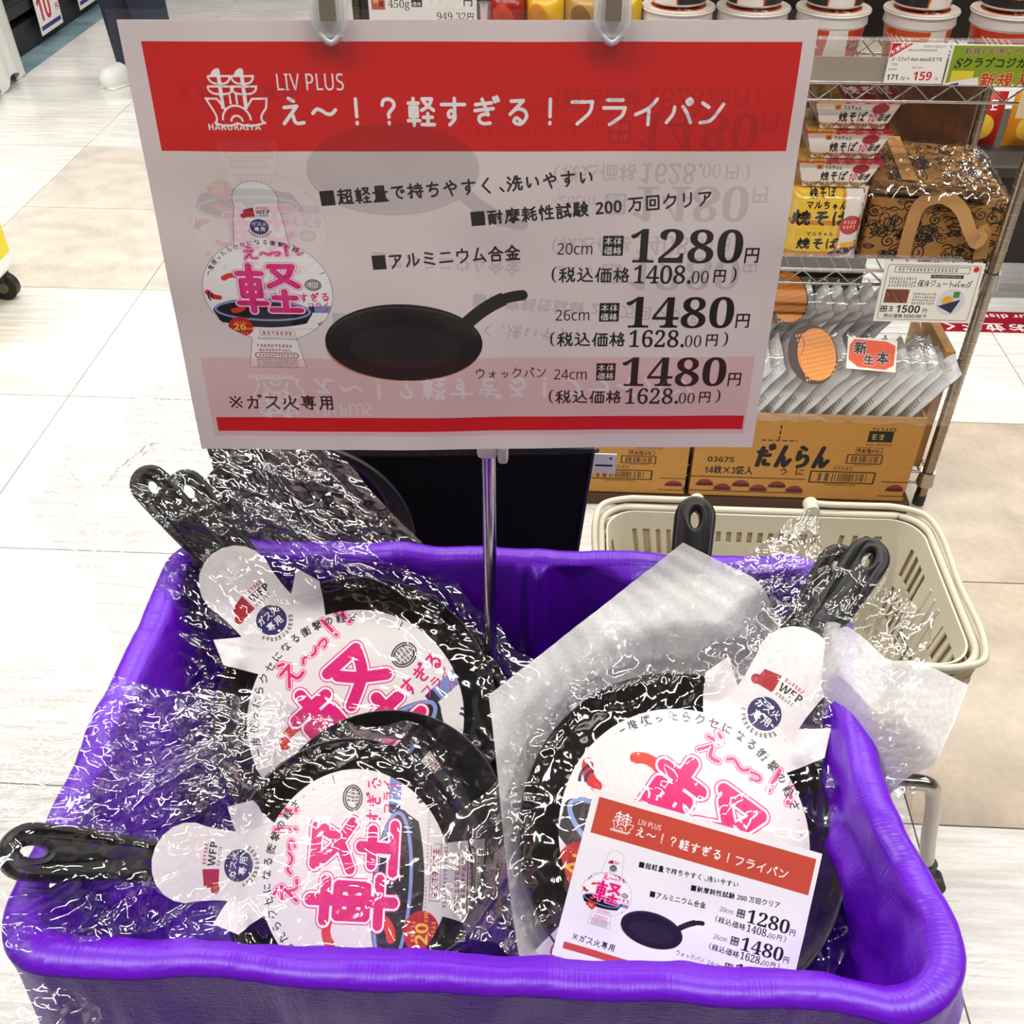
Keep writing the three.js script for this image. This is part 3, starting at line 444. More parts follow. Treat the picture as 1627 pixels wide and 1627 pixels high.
// builds a pan with its opening along +y and its handle along +x
function makePan(name, label, R, L, size, withLabel) {
  const t = thing(name, label, 'frying pan', [0, 0, 0]);
  const D = 0.042, b = R * 0.76, w = 0.0024;
  const inside = [[0, -D + w], [b * 0.6, -D + w], [b - 0.006, -D + w], [b + 0.002, -D + w + 0.004], [(b + R) / 2, -D * 0.46], [R - w, -0.003], [R - w * 0.5, 0], [R, -0.0015]];
  const outside = [[R, -0.0015], [R, -0.006], [(b + R) / 2 + 0.002, -D * 0.5], [b + 0.002, -D + 0.002], [b - 0.008, -D], [0, -D]];
  part('pan_body', new THREE.LatheGeometry(inside.map((p) => new THREE.Vector2(...p)), 72), panMat, t);
  part('pan_outside', new THREE.LatheGeometry(outside.map((p) => new THREE.Vector2(...p)), 72), outerMat, t);
  // handle: outline with its hanging hole, rounded, then bent upwards
  const s = new THREE.Shape(), e = R + L;
  s.moveTo(R + 0.012, -0.008); s.bezierCurveTo(R + 0.05, -0.0085, R + 0.09, -0.013, e - 0.02, -0.0145); s.bezierCurveTo(e + 0.002, -0.0145, e + 0.002, 0.0145, e - 0.02, 0.0145); s.bezierCurveTo(R + 0.09, 0.013, R + 0.05, 0.0085, R + 0.012, 0.008); s.closePath();
  const hole = new THREE.Path(); hole.absellipse(e - 0.021, 0, 0.013, 0.0085, 0, Math.PI * 2, true); s.holes.push(hole);
  let g = new THREE.ExtrudeGeometry(s, { depth: 0.009, bevelEnabled: true, bevelSize: 0.0042, bevelThickness: 0.0052, bevelSegments: 4, curveSegments: 28 });
  g.rotateX(-Math.PI / 2).translate(0, -0.0045, 0);
  const lift = (x) => -0.014 + 0.026 * smooth(x, R, R + L * 0.75);
  { const p = g.attributes.position; for (let i = 0; i < p.count; i++) p.setY(i, p.getY(i) + lift(p.getX(i))); }
  g.deleteAttribute('normal'); g = mergeVertices(g, 1e-5); g.computeVertexNormals();
  part('handle', g, handleMat, t, 'matte black handle with a hanging hole');
  part('bracket', join([box(0.03, 0.012, 0.016, R + 0.004, -0.016, 0, 0.003)]), outerMat, t);
  if (withLabel) {
    const pts = labelPoints(64, true), sh = new THREE.Shape(pts.map(([a, c]) => new THREE.Vector2(a, c)));
    const q = new THREE.ShapeGeometry(sh, 8), k = R / 0.132;
    const sub = tessellate(q, 0.012), p = sub.attributes.position, uv = new Float32Array(p.count * 2), n = p.count;
    for (let i = 0; i < n; i++) {
      const a = p.getX(i), c = p.getY(i), over = Math.max(0, a - 0.11), flap = Math.max(0, Math.abs(c) - 0.034) * (a > 0.105 ? 1 : 0), back = Math.max(0, -a - 0.1);
      uv[i * 2] = (c + 0.11) / 0.22; uv[i * 2 + 1] = (a + 0.1592) / 0.37;
      p.setXYZ(i, a * k, 0.0025 + over * 0.12 + flap * 0.35 - back * 0.2 + 0.0012 * Math.sin(a * 40) , c * k);
    }
    sub.setAttribute('uv', new THREE.BufferAttribute(uv, 2)); sub.computeVertexNormals();
    part('label_card', sub, paperMats[size], t, 'white die-cut label with pink lettering');
  }
  t.userData.lift = lift; t.userData.R = R; t.userData.L = L;
  return t;
}
function tessellate(g, edge) {   // splits long triangles of a flat shape
  let tri = []; const q = g.index ? g.toNonIndexed() : g, p = q.attributes.position;
  for (let i = 0; i < p.count; i += 3) tri.push([0, 1, 2].map((k) => [p.getX(i + k), p.getY(i + k)]));
  for (let pass = 0; pass < 9; pass++) {
    const out = []; let split = false;
    for (const t of tri) {
      const d = [0, 1, 2].map((k) => Math.hypot(t[k][0] - t[(k + 1) % 3][0], t[k][1] - t[(k + 1) % 3][1])), k = d.indexOf(Math.max(...d));
      if (d[k] <= edge) { out.push(t); continue; }
      split = true; const a = t[k], b = t[(k + 1) % 3], c = t[(k + 2) % 3], m = [(a[0] + b[0]) / 2, (a[1] + b[1]) / 2];
      out.push([a, m, c], [m, b, c]);
    }
    tri = out; if (!split) break;
  }
  const o = new THREE.BufferGeometry(); o.setAttribute('position', new THREE.Float32BufferAttribute(tri.flatMap((t) => t.flatMap(([x, y]) => [x, y, 0])), 3)); o.setAttribute('uv', new THREE.Float32BufferAttribute(new Float32Array(tri.length * 6), 2));
  const m = mergeVertices(o, 1e-5); m.computeVertexNormals(); return m;
}
// places an object so that its +x runs from centre to end and its +y faces up as far as that allows, leaning to the viewer by `lean`
function pose(o, centre, end, towards) {
  const c = V(...centre), x = V(...end).sub(c).normalize(), n = V(...towards), y = n.addScaledVector(x, -n.dot(x)).normalize(), z = new THREE.Vector3().crossVectors(x, y);
  o.position.copy(c); o.quaternion.setFromRotationMatrix(new THREE.Matrix4().makeBasis(x, y, z));
  return o;
}
// a crinkled clear bag round a pan, in the pan's own frame
function makeBag(label, pan, o) {
  const { R, L, lift } = pan.userData, seed = o.seed, NX = o.nx ?? 170, NY = o.ny ?? 110;
  const mid = (x) => (x > R ? lift(x) * 0.6 - 0.006 : -0.018);
  const over = (x, z) => {
    const r = Math.hypot(x, z), d = r - R; let h = d < 0 ? 0.008 : 0.008 - d * 0.55;
    if (x > 0) { const neck = x > 0.09 && x < 0.21, q = Math.abs(z) - (neck ? 0.05 : 0.017), hx = x < R ? 0.012 : Math.max(lift(x) + 0.013, neck ? 0.017 : -1); if (x < R + L + 0.01) h = Math.max(h, hx - Math.max(0, q) * 0.8 - (x < R ? (R - x) * 0.2 : 0)); }
    return h;
  };
  const under = (x, z) => { const r = Math.hypot(x, z), d = r - R * 0.8; let h = d < 0 ? -0.047 : -0.047 + d * 0.7; if (x > R) h = Math.min(h, lift(x) - 0.014 + Math.max(0, Math.abs(z) - 0.016) * 0.6); return Math.min(h, mid(x) - 0.002); };
  const rl = rngOf(seed * 31), lines = [...Array(50)].map(() => { const an = (rl() - 0.5) * 1.5 + (rl() < 0.3 ? 1.4 : 0); return [lerp(o.x0, o.x1, rl()) - 0.04, (rl() - 0.5) * 0.3, Math.cos(an), Math.sin(an), 0.05 + rl() * 0.16, 0.004 + rl() * 0.006, (rl() < 0.7 ? 1 : -1) * (0.002 + rl() * 0.005)]; });
  const crease = (x, z, k) => {
    const w = noise3(x * 9, z * 9, seed + k) * 0.03, a = 1 - Math.abs(noise3((x + w) * 14, (z - w) * 30, seed + 2 + k)), b = 1 - Math.abs(noise3((x - w) * 38, (z + w) * 60, seed + 5 + k)), c = noise3(x * 90, z * 110, seed + 7 + k);
    let l = 0; for (const [px, pz, dx, dz, len, wd, am] of lines) { const ex = x - px, ez = z - pz, t = ex * dx + ez * dz; if (t < 0 || t > len) continue; const dd = Math.abs(ex * dz - ez * dx); if (dd < wd) l += am * (1 - dd / wd) * Math.sin(Math.PI * t / len); }
    const big = noise3(x * 7, z * 9, seed + 11 + k);
    return 0.007 * (a * a - 0.5) + 0.003 * (b * b - 0.5) + 0.0007 * c + 0.006 * big + l;
  };
  const layer = (topSide) => surface(NX, NY, (u, v) => {
    const x = lerp(o.x0, o.x1, u), e = v * 2 - 1, hw = o.width(x);
    const edge = 1 - Math.abs(e) ** 5, endFade = 1 - clamp((x - (o.x1 - 0.03)) / 0.03, 0, 1) ** 2 * 0.75;
    const z = e * hw * (1 + 0.05 * noise3(x * 14, e, seed)) + (o.bend ? o.bend(x) : 0), X = x + 0.018 * noise3(e * 3.1, 0.3, seed + (u > 0.5 ? 1 : 5)) * Math.abs(u * 2 - 1);
    const h0 = topSide ? over(X, z) : under(X, z), m = mid(X) + (o.sag ? o.sag(X, z) : 0);
    const onPan = Math.hypot(X, z) < R * 0.92 ? 0.34 : 1;
    let h = lerp(m, Math.max(h0, topSide ? m + 0.002 : -9), edge * endFade) + crease(X, z, topSide ? 0 : 40) * (topSide ? onPan : 0.7) * (0.35 + 0.65 * edge) * (o.rough ?? 1) + (topSide ? 0.0035 : -0.002) * edge;
    return [X, h, z];
  });
  const g = join([layer(true), layer(false)]);
  const merged = mergeVertices(g, 1e-6); merged.computeVertexNormals();
  const m = single('plastic_bag', merged, film, label, 'bag', 'clear bags round the frying pans');
  m.position.copy(pan.position); m.quaternion.copy(pan.quaternion);
  return m;
}

const P1 = pose(makePan('frying_pan', 'bagged black frying pan at the back left of the bin, label tilted left', 0.13, 0.178, '26', true), [-0.174, 0.757, -0.597], [-0.392, 0.908, -0.757], [0.05, 0.8, 0.62]);
const P1b = pose(makePan('frying_pan', 'black pan nested under the back left pan, only its handle showing', 0.128, 0.178, '26', false), [-0.158, 0.735, -0.603], [-0.362, 0.9, -0.765], [0.05, 0.8, 0.6]);
const P2 = pose(makePan('frying_pan', 'large bagged black frying pan on the right with white foam sheet beneath', 0.132, 0.178, '26', true), [0.112, 0.782, -0.474], [0.294, 0.891, -0.716], [-0.02, 0.83, 0.55]);
const P2b = pose(makePan('frying_pan', 'black pan under the right pan, bare handle above the basket slots', 0.13, 0.178, '26', false), [0.108, 0.742, -0.486], [0.282, 0.886, -0.738], [0, 0.85, 0.5]);
const P5 = pose(makePan('frying_pan', 'buried black pan whose bare handle stands in front of the pale basket', 0.118, 0.21, '24', false), [0.1, 0.7, -0.496], [0.132, 0.888, -0.752], [0, 0.85, 0.5]);
const P3 = pose(makePan('frying_pan', 'small bagged black frying pan in front, handle over the left rim', 0.108, 0.158, '20', true), [-0.146, 0.756, -0.441], [-0.365, 0.886, -0.368], [0.16, 0.86, 0.42]);
const P6 = pose(makePan('frying_pan', 'black pan below the small front pan, rim edge showing', 0.108, 0.15, '20', false), [-0.136, 0.733, -0.492], [0.06, 0.7, -0.4], [0.1, 0.84, 0.5]);
const P4 = pose(makePan('frying_pan', 'black pan behind the purple rim against the black stand', 0.118, 0.15, '24', false), [-0.262, 0.79, -0.802], [-0.24, 0.62, -0.79], [0.02, 0.34, 0.94]);

makeBag('crinkled clear bag round the back left pan, open end over the rim', P1, { seed: 3, x0: -0.152, x1: 0.365, width: (x) => lerp(0.155, 0.125, smooth(x, 0.05, 0.35)), bend: (x) => 0.03 * smooth(x, 0.1, 0.34), rough: 1.15 });
makeBag('crinkled clear bag round the right hand pan, bunched at its handle', P2, { seed: 13, x0: -0.15, x1: 0.29, width: (x) => lerp(0.152, 0.075, smooth(x, 0.1, 0.29)), rough: 1.15 });
makeBag('wide clear bag of the small front pan hanging out over the left rim', P3, { seed: 27, x0: -0.13, x1: 0.345, width: (x) => lerp(0.128, 0.15, smooth(x, 0.05, 0.3)), bend: (x) => -0.012 * smooth(x, 0.06, 0.3), sag: (x, z) => (x > 0.1 ? -0.1 * Math.max(0, Math.abs(z) - 0.05) : 0) });
for (const p of [P1, P1b, P2, P2b, P3, P4, P5, P6]) { delete p.userData.lift; delete p.userData.R; delete p.userData.L; }

// foam sheet under the right hand pan
{
  const foamTex = grainTexture(256, (u, v) => { const k = 0.9 + 0.05 * noise3(u * 80, v * 80, 1) + 0.05 * noise3(u * 3, v * 3, 2); return [k, k, k]; });
  const foam = std(0xffffff, 0.5, { map: foamTex, transmission: 0.52 });
  const inv = new THREE.Matrix4().compose(P2.position, P2.quaternion, V(1, 1, 1)).invert(), M = inv.clone().invert();
  const corners = [[-0.012, 0.812, -0.352], [-0.05, 0.825, -0.572], [0.118, 0.888, -0.706], [0.325, 0.892, -0.545]].map((p) => V(...p).applyMatrix4(inv));
  const bow = V(0.03, 0, 0.06).applyQuaternion(P2.quaternion.clone().invert());
  const C = [corners[0], corners[1], corners[2], corners[3]];
  const g = surface(70, 70, (u, v) => {
    const p = new THREE.Vector3();
    const A = C[0], B = C[1], T = C[2], D = C[3];
    // quadrilateral A (front left) - B (back left) - T (back tip) - D (right tip)
    p.copy(A).multiplyScalar((1 - u) * (1 - v)).addScaledVector(B, (1 - u) * v).addScaledVector(T, u * v).addScaledVector(D, u * (1 - v));
    p.addScaledVector(bow, 4 * u * (1 - u) * (1 - v) ** 2);
    const r = Math.hypot(p.x, p.z), rim = 0.132;
    const below = r < 0.1 ? -0.05 : r < rim + 0.012 ? lerp(-0.05, -0.012, (r - 0.1) / (rim - 0.088)) : null;
    let y = below ?? lerp(-0.012, p.y, smooth(r, rim + 0.005, rim + 0.045));
    if (p.x > 0.1) y = lerp(Math.min(y, -0.02), y, smooth(Math.abs(p.z), 0.03, 0.075));
    y = Math.min(y, below ?? 9) + 0.0012 * noise3(u * 6, v * 6, 3) + 0.0006 * Math.sin(u * 90);
    return [p.x, y, p.z, u, v];
  });
  const offPan = []; { const q = g.attributes.position; for (let i = 0; i < q.count; i++) offPan.push(smooth(Math.hypot(q.getX(i), q.getZ(i)), 0.135, 0.165)); }
  g.applyMatrix4(M);
  { const q = g.attributes.position; for (let i = 0; i < q.count; i++) { const edge = Math.max(smooth(q.getX(i), 0.2, 0.238), smooth(-q.getZ(i), 0.67, 0.705)) * offPan[i]; q.setY(i, Math.max(q.getY(i), lerp(0.7, 0.866, edge))); } }
  g.computeVertexNormals();
  single('foam_sheet', g, foam, 'thin white foam sheet with pointed corners under the right pan', 'foam sheet');
}
// the small laminated card leaning in the bin
{
  const t = thing('price_card', 'small laminated orange-headed price card leaning on the right pan', 'price card');
  const w = 0.172, h = 0.1216;
  t.position.set(0.107, 0.804, -0.4015);
  const cam = new THREE.Matrix4().makeRotationFromEuler(new THREE.Euler(-48 * Math.PI / 180, 0.04, 0, 'YXZ'));
  t.quaternion.setFromRotationMatrix(cam); t.rotateZ(-0.262);
  const bend = (x, y) => 0.0012 * Math.sin(x * 22) + 0.0008 * noise3(x * 20, y * 20, 2);
  part('card', surface(24, 18, (u, v) => { const x = (u - 0.5) * w, y = (v - 0.5) * h; return [x, y, bend(x, y) + 0.0006, u, v]; }), std(0xffffff, 0.35, { map: cardTexture, clearcoat: 0.8, clearcoatRoughness: 0.1 }), t);
  part('pouch', surface(24, 18, (u, v) => { const x = (u - 0.5) * (w + 0.012), y = (v - 0.5) * (h + 0.012); return [x, y, bend(x, y), u, v]; }), std(0xffffff, 0.08, { transmission: 1, ior: 1.5 }), t);
}

// ---------------------------------------------------------------- black stand behind the bin, with a shallow tray of bagged goods
{
  const weave = grainTexture(256, (u, v) => { const k = 0.5 + 0.3 * Math.sin(u * 256 * 0.8) * Math.sin(v * 256 * 0.8) + 0.15 * noise3(u * 20, v * 20, 4); return [k]; }, false); weave.repeat.set(3, 3);
  const black = std(0x060607, 0.7, { bumpMap: weave, bumpScale: 0.0003, specularIntensity: 0.3 });
  const t = thing('black_stand', 'tall black tapered display stand standing between the purple bin and the boxes', 'stand');
  const panel = (q) => surface(1, 1, (u, v) => { const a = q[0].map((k, i) => lerp(k, q[1][i], u)), b = q[3].map((k, i) => lerp(k, q[2][i], u)); return a.map((k, i) => lerp(k, b[i], v)); });
  const X0 = -0.372, X1 = 0.04, F = -0.868, B = -1.03, T = 0.872, top = [[X0, T, F], [X1, T, F], [X1, T, B], [X0, T, B]], bot = [[-0.31, 0, F], [-0.03, 0, F], [-0.03, 0, B], [-0.31, 0, B]];
  for (let k = 0; k < 4; k++) part('side_panel', panel([bot[k], bot[(k + 1) % 4], top[(k + 1) % 4], top[k]]), black, t);
  part('shelf_board', box(X1 - X0 - 0.006, 0.01, F - B - 0.006, (X0 + X1) / 2, T - 0.012, (F + B) / 2), black, t);
  part('edge_trim', join([rod([X1, T, F], [-0.03, 0, F], 0.0016), rod([X0, T, F], [X1, T, F], 0.0014)]), std(0x161617, 0.4), t);
  // flat bagged goods lying on the stand
  const colors = [0x5a2c22, 0x3c2430, 0x6f3420, 0x4a2146, 0x6b4a2e, 0x50303c];
  const kinds = ['dark brown', 'plum brown', 'rust brown', 'purple', 'tan', 'mauve'];
  for (let i = 0; i < 6; i++) {
    const p = thing('flat_packet', kinds[i] + ' flat packet in clear film on the black stand under the sign', 'packet', [X0 + 0.045 + i * 0.066, T - 0.0045, -0.925 + (i % 2) * 0.004], 'packets on the black stand');
    part('content', box(0.058, 0.007, 0.075, 0, 0.0035, 0, 0.003), std(colors[i], 0.45), p);
    part('wrapper', surface(12, 14, (u, v) => { const x = (u - 0.5) * 0.064, z = (v - 0.5) * 0.09; return [x, 0.0085 * (1 - Math.abs(2 * v - 1) ** 6) + 0.0015 * noise3(x * 60, z * 60, i) + 0.001, z, u, v]; }), film, p);
  }
  const card = thing('shelf_tag', 'small white tag with a black line at the right end of the black stand', 'tag', [0.057, 0.722, -1.045]);
  part('tag_card', box(0.04, 0.03, 0.0015), std(0xffffff, 0.4, { map: canvasTexture(128, 96, (c) => { c.fillStyle = '#f2f2ee'; c.fillRect(0, 0, 128, 96); c.fillStyle = '#222'; c.fillRect(44, 52, 70, 9); c.fillRect(100, 16, 10, 10); }) }), card);
  part('tag_arm', rod([0, -0.01, -0.002], [-0.035, -0.01, -0.002], 0.002), std(0xdddddd, 0.4), card);
}

// ---------------------------------------------------------------- shopping baskets, nested on a wheeled frame
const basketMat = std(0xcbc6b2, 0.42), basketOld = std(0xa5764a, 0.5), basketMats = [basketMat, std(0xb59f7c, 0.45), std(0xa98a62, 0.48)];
const BK = { x0: 0.066, x1: 0.556, z0: -1.212, z1: -0.9, rim: 0.52, depth: 0.2 };
function rimRing(inset, y, r = 0.045) {   // rounded rectangle of points
  const pts = [], x0 = BK.x0 + inset, x1 = BK.x1 - inset, z0 = BK.z0 + inset, z1 = BK.z1 - inset;
  for (const [cx, cz, a0] of [[x1 - r, z1 - r, 0], [x1 - r, z0 + r, -0.5], [x0 + r, z0 + r, -1], [x0 + r, z1 - r, -1.5]]) for (let i = 0; i <= 6; i++) { const a = (0.5 + a0 - 0.5 * i / 6) * Math.PI; pts.push([cx + Math.cos(a) * r, y, cz + Math.sin(a) * r]); }
  return pts;
}
function along(pts) {   // closed polyline by arc length
  const n = pts.length, d = [0]; for (let i = 0; i < n; i++) { const a = pts[i], b = pts[(i + 1) % n]; d.push(d[i] + Math.hypot(b[0] - a[0], b[2] - a[2])); }
  return { total: d[n], at: (s) => { s = ((s % d[n]) + d[n]) % d[n]; let i = 0; while (d[i + 1] < s) i++; const a = pts[i], b = pts[(i + 1) % n], t = (s - d[i]) / (d[i + 1] - d[i] || 1); return [lerp(a[0], b[0], t), lerp(a[2], b[2], t)]; } };
}
function perforated(holes, taper, y0, y1, thick, cu, cv) {   // basket wall with real slots
  const ring = along(rimRing(0.012, 0)), cx = (BK.x0 + BK.x1) / 2, cz = (BK.z0 + BK.z1) / 2, NU = Math.round(ring.total / cu), NV = Math.round((y1 - y0) / cv), pos = [], idx = [];
  const cell = (i, j) => { if (j < 0 || j >= NV) return false; const s = ((i + 0.5 + NU) % NU) / NU * ring.total, y = y0 + (j + 0.5) / NV * (y1 - y0); const [x, z] = ring.at(s); return !holes(x, y1 - y, z); };
  const P = (i, j, k) => { const s = (i % NU) / NU * ring.total, [x, z] = ring.at(s), q = j / NV, f = 1 - taper * (1 - q), dx = x - cx, dz = z - cz, l = Math.hypot(dx, dz); return [cx + dx * f - dx / l * thick * k, y0 + q * (y1 - y0), cz + dz * f - dz / l * thick * k]; };
  const quad = (a, b, c, d) => { const n = pos.length / 3; pos.push(...a, ...b, ...c, ...d); idx.push(n, n + 1, n + 2, n, n + 2, n + 3); };
  for (let i = 0; i < NU; i++) for (let j = 0; j < NV; j++) {
    if (!cell(i, j)) continue;
    quad(P(i, j, 0), P(i + 1, j, 0), P(i + 1, j + 1, 0), P(i, j + 1, 0)); quad(P(i + 1, j, 1), P(i, j, 1), P(i, j + 1, 1), P(i + 1, j + 1, 1));
    if (!cell(i + 1, j)) quad(P(i + 1, j, 0), P(i + 1, j, 1), P(i + 1, j + 1, 1), P(i + 1, j + 1, 0));
    if (!cell(i - 1, j)) quad(P(i, j, 1), P(i, j, 0), P(i, j + 1, 0), P(i, j + 1, 1));
    if (!cell(i, j + 1)) quad(P(i, j + 1, 0), P(i + 1, j + 1, 0), P(i + 1, j + 1, 1), P(i, j + 1, 1));
    if (!cell(i, j - 1)) quad(P(i, j, 1), P(i + 1, j, 1), P(i + 1, j, 0), P(i, j, 0));
  }
  const g = new THREE.BufferGeometry(); g.setAttribute('position', new THREE.Float32BufferAttribute(pos, 3)); g.setIndex(idx); g.computeVertexNormals();
  g.setAttribute('uv', new THREE.Float32BufferAttribute(new Float32Array(pos.length / 3 * 2), 2));
  return g;
}
function slots(x, d, z) {   // d = distance below the rim
  const cx = (BK.x0 + BK.x1) / 2, back = z < BK.z0 + 0.03, front = z > BK.z1 - 0.03, right = x > BK.x1 - 0.03, left = x < BK.x0 + 0.03;
  const bar = (c, pitch, w) => { const q = ((c / pitch) % 1 + 1) % 1; return q < w; };
  if (back || front) {
    const u = x - cx, a = Math.abs(u);
    if (a < 0.1) return d > 0.032 && d < 0.052 && bar(u, 0.0165, 0.5);
    if (a > 0.118 && a < 0.2) return ((d > 0.03 && d < 0.074) || (d > 0.092 && d < 0.136)) && bar(u, 0.018, 0.5);
    if (a < 0.1 && d > 0.15 && d < 0.18) return bar(u, 0.018, 0.5);
    return false;
  }
  if (right || left) {
    const u = z - (BK.z0 + BK.z1) / 2;
    if (Math.abs(u) > 0.118) return false;
    if (Math.abs(u) < 0.045) return (d > 0.115 && d < 0.15) && bar(u, 0.02, 0.5);
    return ((d > 0.03 && d < 0.08) || (d > 0.1 && d < 0.15)) && bar(u, 0.02, 0.5);
  }
  return false;
}
{
  const ringPath = (inset, y) => new THREE.CatmullRomCurve3(rimRing(inset, y).map((p) => V(...p)), true, 'catmullrom', 0.1);
  const lip = (inset, y, r) => new THREE.TubeGeometry(ringPath(inset, y), 200, r, 8, true);
  const skirt = (y) => { const pts = rimRing(0, 0), n = pts.length; return surface(n, 4, (u, v) => { const p = pts[Math.round(u * n) % n], o = rimRing(0.004, 0)[Math.round(u * n) % n], k = v; return [lerp(p[0], o[0], k), y - 0.011 * v, lerp(p[2], o[2], k)]; }); };
  const top = thing('shopping_basket', 'topmost cream shopping basket of the nested stack, inside and slots showing', 'basket', [0, 0, 0], 'nested shopping baskets');
  const y1 = BK.rim, y0 = y1 - BK.depth;
  part('basket_wall', perforated(slots, 0.16, y0, y1, 0.003, 0.0041, 0.005), basketMat, top);
  const base = rimRing(0.012, 0), cx = (BK.x0 + BK.x1) / 2, cz = (BK.z0 + BK.z1) / 2, sh = new THREE.Shape(base.map((p) => new THREE.Vector2((p[0] - cx) * 0.84, (p[2] - cz) * 0.84)));
  const bottom = (hole) => { const s = sh.clone(); if (hole) for (let i = -6; i <= 6; i++) for (let j = -3; j <= 3; j++) { const h = new THREE.Path(); h.absellipse(i * 0.028, j * 0.032, 0.008, 0.011, 0, 7, true); s.holes.push(h); } return new THREE.ExtrudeGeometry(s, { depth: 0.004, bevelEnabled: false }).rotateX(Math.PI / 2).translate(cx, y0 + 0.002, cz); };
  part('basket_bottom', bottom(true), basketMat, top);
  part('rim', join([lip(0.004, y1, 0.006), skirt(y1)]), basketMat, top);
  // ribs on the right wall
  part('rib', join([0.02, 0, -0.02].map((z) => rod([BK.x1 - 0.0195, y1 - 0.025, cz + z], [BK.x1 - 0.034, y1 - 0.105, cz + z], 0.003, 6))), basketMat, top);
  // two handles folded outwards over the rim
  for (const s of [-1, 1]) {
    const xp = s < 0 ? 0.216 : 0.386, e = s < 0 ? BK.x0 - 0.004 : BK.x1 + 0.004, y = y1 + 0.012, b = BK.z0 - 0.002, f = BK.z1 + 0.004;
    part('handle', tube([[xp, y, b - 0.004], [xp + s * 0.02, y + 0.001, b], [xp + s * 0.08, y, b - 0.001], [e - s * 0.05, y, b], [e - s * 0.012, y, b + 0.016], [e, y, b + 0.055], [e, y - 0.004, cz], [e, y, f - 0.055], [e - s * 0.012, y, f - 0.014], [e - s * 0.05, y, f], [xp + s * 0.08, y, f + 0.001], [xp + s * 0.02, y + 0.001, f], [xp, y, f + 0.004]], 0.0048, 140, 8), basketMat, top);
    for (const z of [b, f]) part('handle_pivot', rod([xp, y1 + 0.006, z - 0.012], [xp, y1 + 0.006, z + 0.012], 0.011, 14), basketMat, top);
  }
  // the baskets nested beneath: rims and walls
  const words = ['second', 'third', 'fourth', 'fifth', 'sixth', 'seventh', 'eighth', 'ninth', 'tenth', 'eleventh'];
  const rimGeo = join([lip(0.004, 0, 0.0052), skirt(0)]), wallGeo = perforated(() => false, 0.16, -BK.depth, -0.004, 0.0015, 0.02, 0.05);
  words.forEach((w, i) => {
    const b = thing('shopping_basket', w + ' basket from the top of the nested stack, tan rim only showing', 'basket', [0, y1 - 0.0205 * (i + 1), 0], 'nested shopping baskets');
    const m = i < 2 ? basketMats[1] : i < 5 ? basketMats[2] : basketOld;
    part('rim', rimGeo, m, b); part('basket_wall', wallGeo, m, b);
    const g = bottom(false).translate(0, -y1, 0); part('basket_bottom', g, m, b);
  });
  // wheeled frame that carries the stack
  const chrome = std(0xb9b4aa, 0.2, { metalness: 1 }), rubber = std(0x2a2724, 0.5);
  const t = thing('basket_trolley', 'chrome tube frame on casters carrying the nested baskets', 'trolley');
  const yt = 0.285, inset = 0.004;
  for (const [sx, sz] of [[1, 1], [1, -1], [-1, 1], [-1, -1]]) {
    const X = sx > 0 ? BK.x1 - inset : BK.x0 + inset, Z = sz > 0 ? BK.z1 - inset : BK.z0 + inset, px = sx > 0 ? BK.x1 + 0.035 : BK.x0 - 0.02, pz = Z;
    part('leg', tube([[X - sx * 0.12, yt, Z], [X - sx * 0.05, yt, Z], [X - sx * 0.008, yt - 0.006, Z], [X + sx * 0.006, yt - 0.04, pz], [lerp(X, px, 0.6), 0.15, pz], [px, 0.075, pz]], 0.0115, 50, 12), chrome, t);
    const c = part('caster', join([rod([px, 0.085, pz], [px, 0.058, pz], 0.015, 16), box(0.034, 0.03, 0.006, px + 0.006, 0.045, pz + 0.014), box(0.034, 0.03, 0.006, px + 0.006, 0.045, pz - 0.014)]), rubber, t);
    part('wheel', join([rod([px + 0.012, 0.027, pz - 0.011], [px + 0.012, 0.027, pz + 0.011], 0.027, 24)]), std(0x1b1a19, 0.5), c);
    part('wheel_hub', rod([px + 0.012, 0.027, pz - 0.0185], [px + 0.012, 0.027, pz + 0.0185], 0.007, 12), chrome, c);
  }
  part('side_rail', join([rod([BK.x0 + 0.1, yt, BK.z1 - inset], [BK.x1 - 0.1, yt, BK.z1 - inset], 0.0115, 12), rod([BK.x0 + 0.1, yt, BK.z0 + inset], [BK.x1 - 0.1, yt, BK.z0 + inset], 0.0115, 12), rod([BK.x0 + 0.06, yt, BK.z0 + inset], [BK.x0 + 0.06, yt, BK.z1 - inset], 0.008), rod([BK.x1 - 0.06, yt, BK.z0 + inset], [BK.x1 - 0.06, yt, BK.z1 - inset], 0.008)]), chrome, t);
}

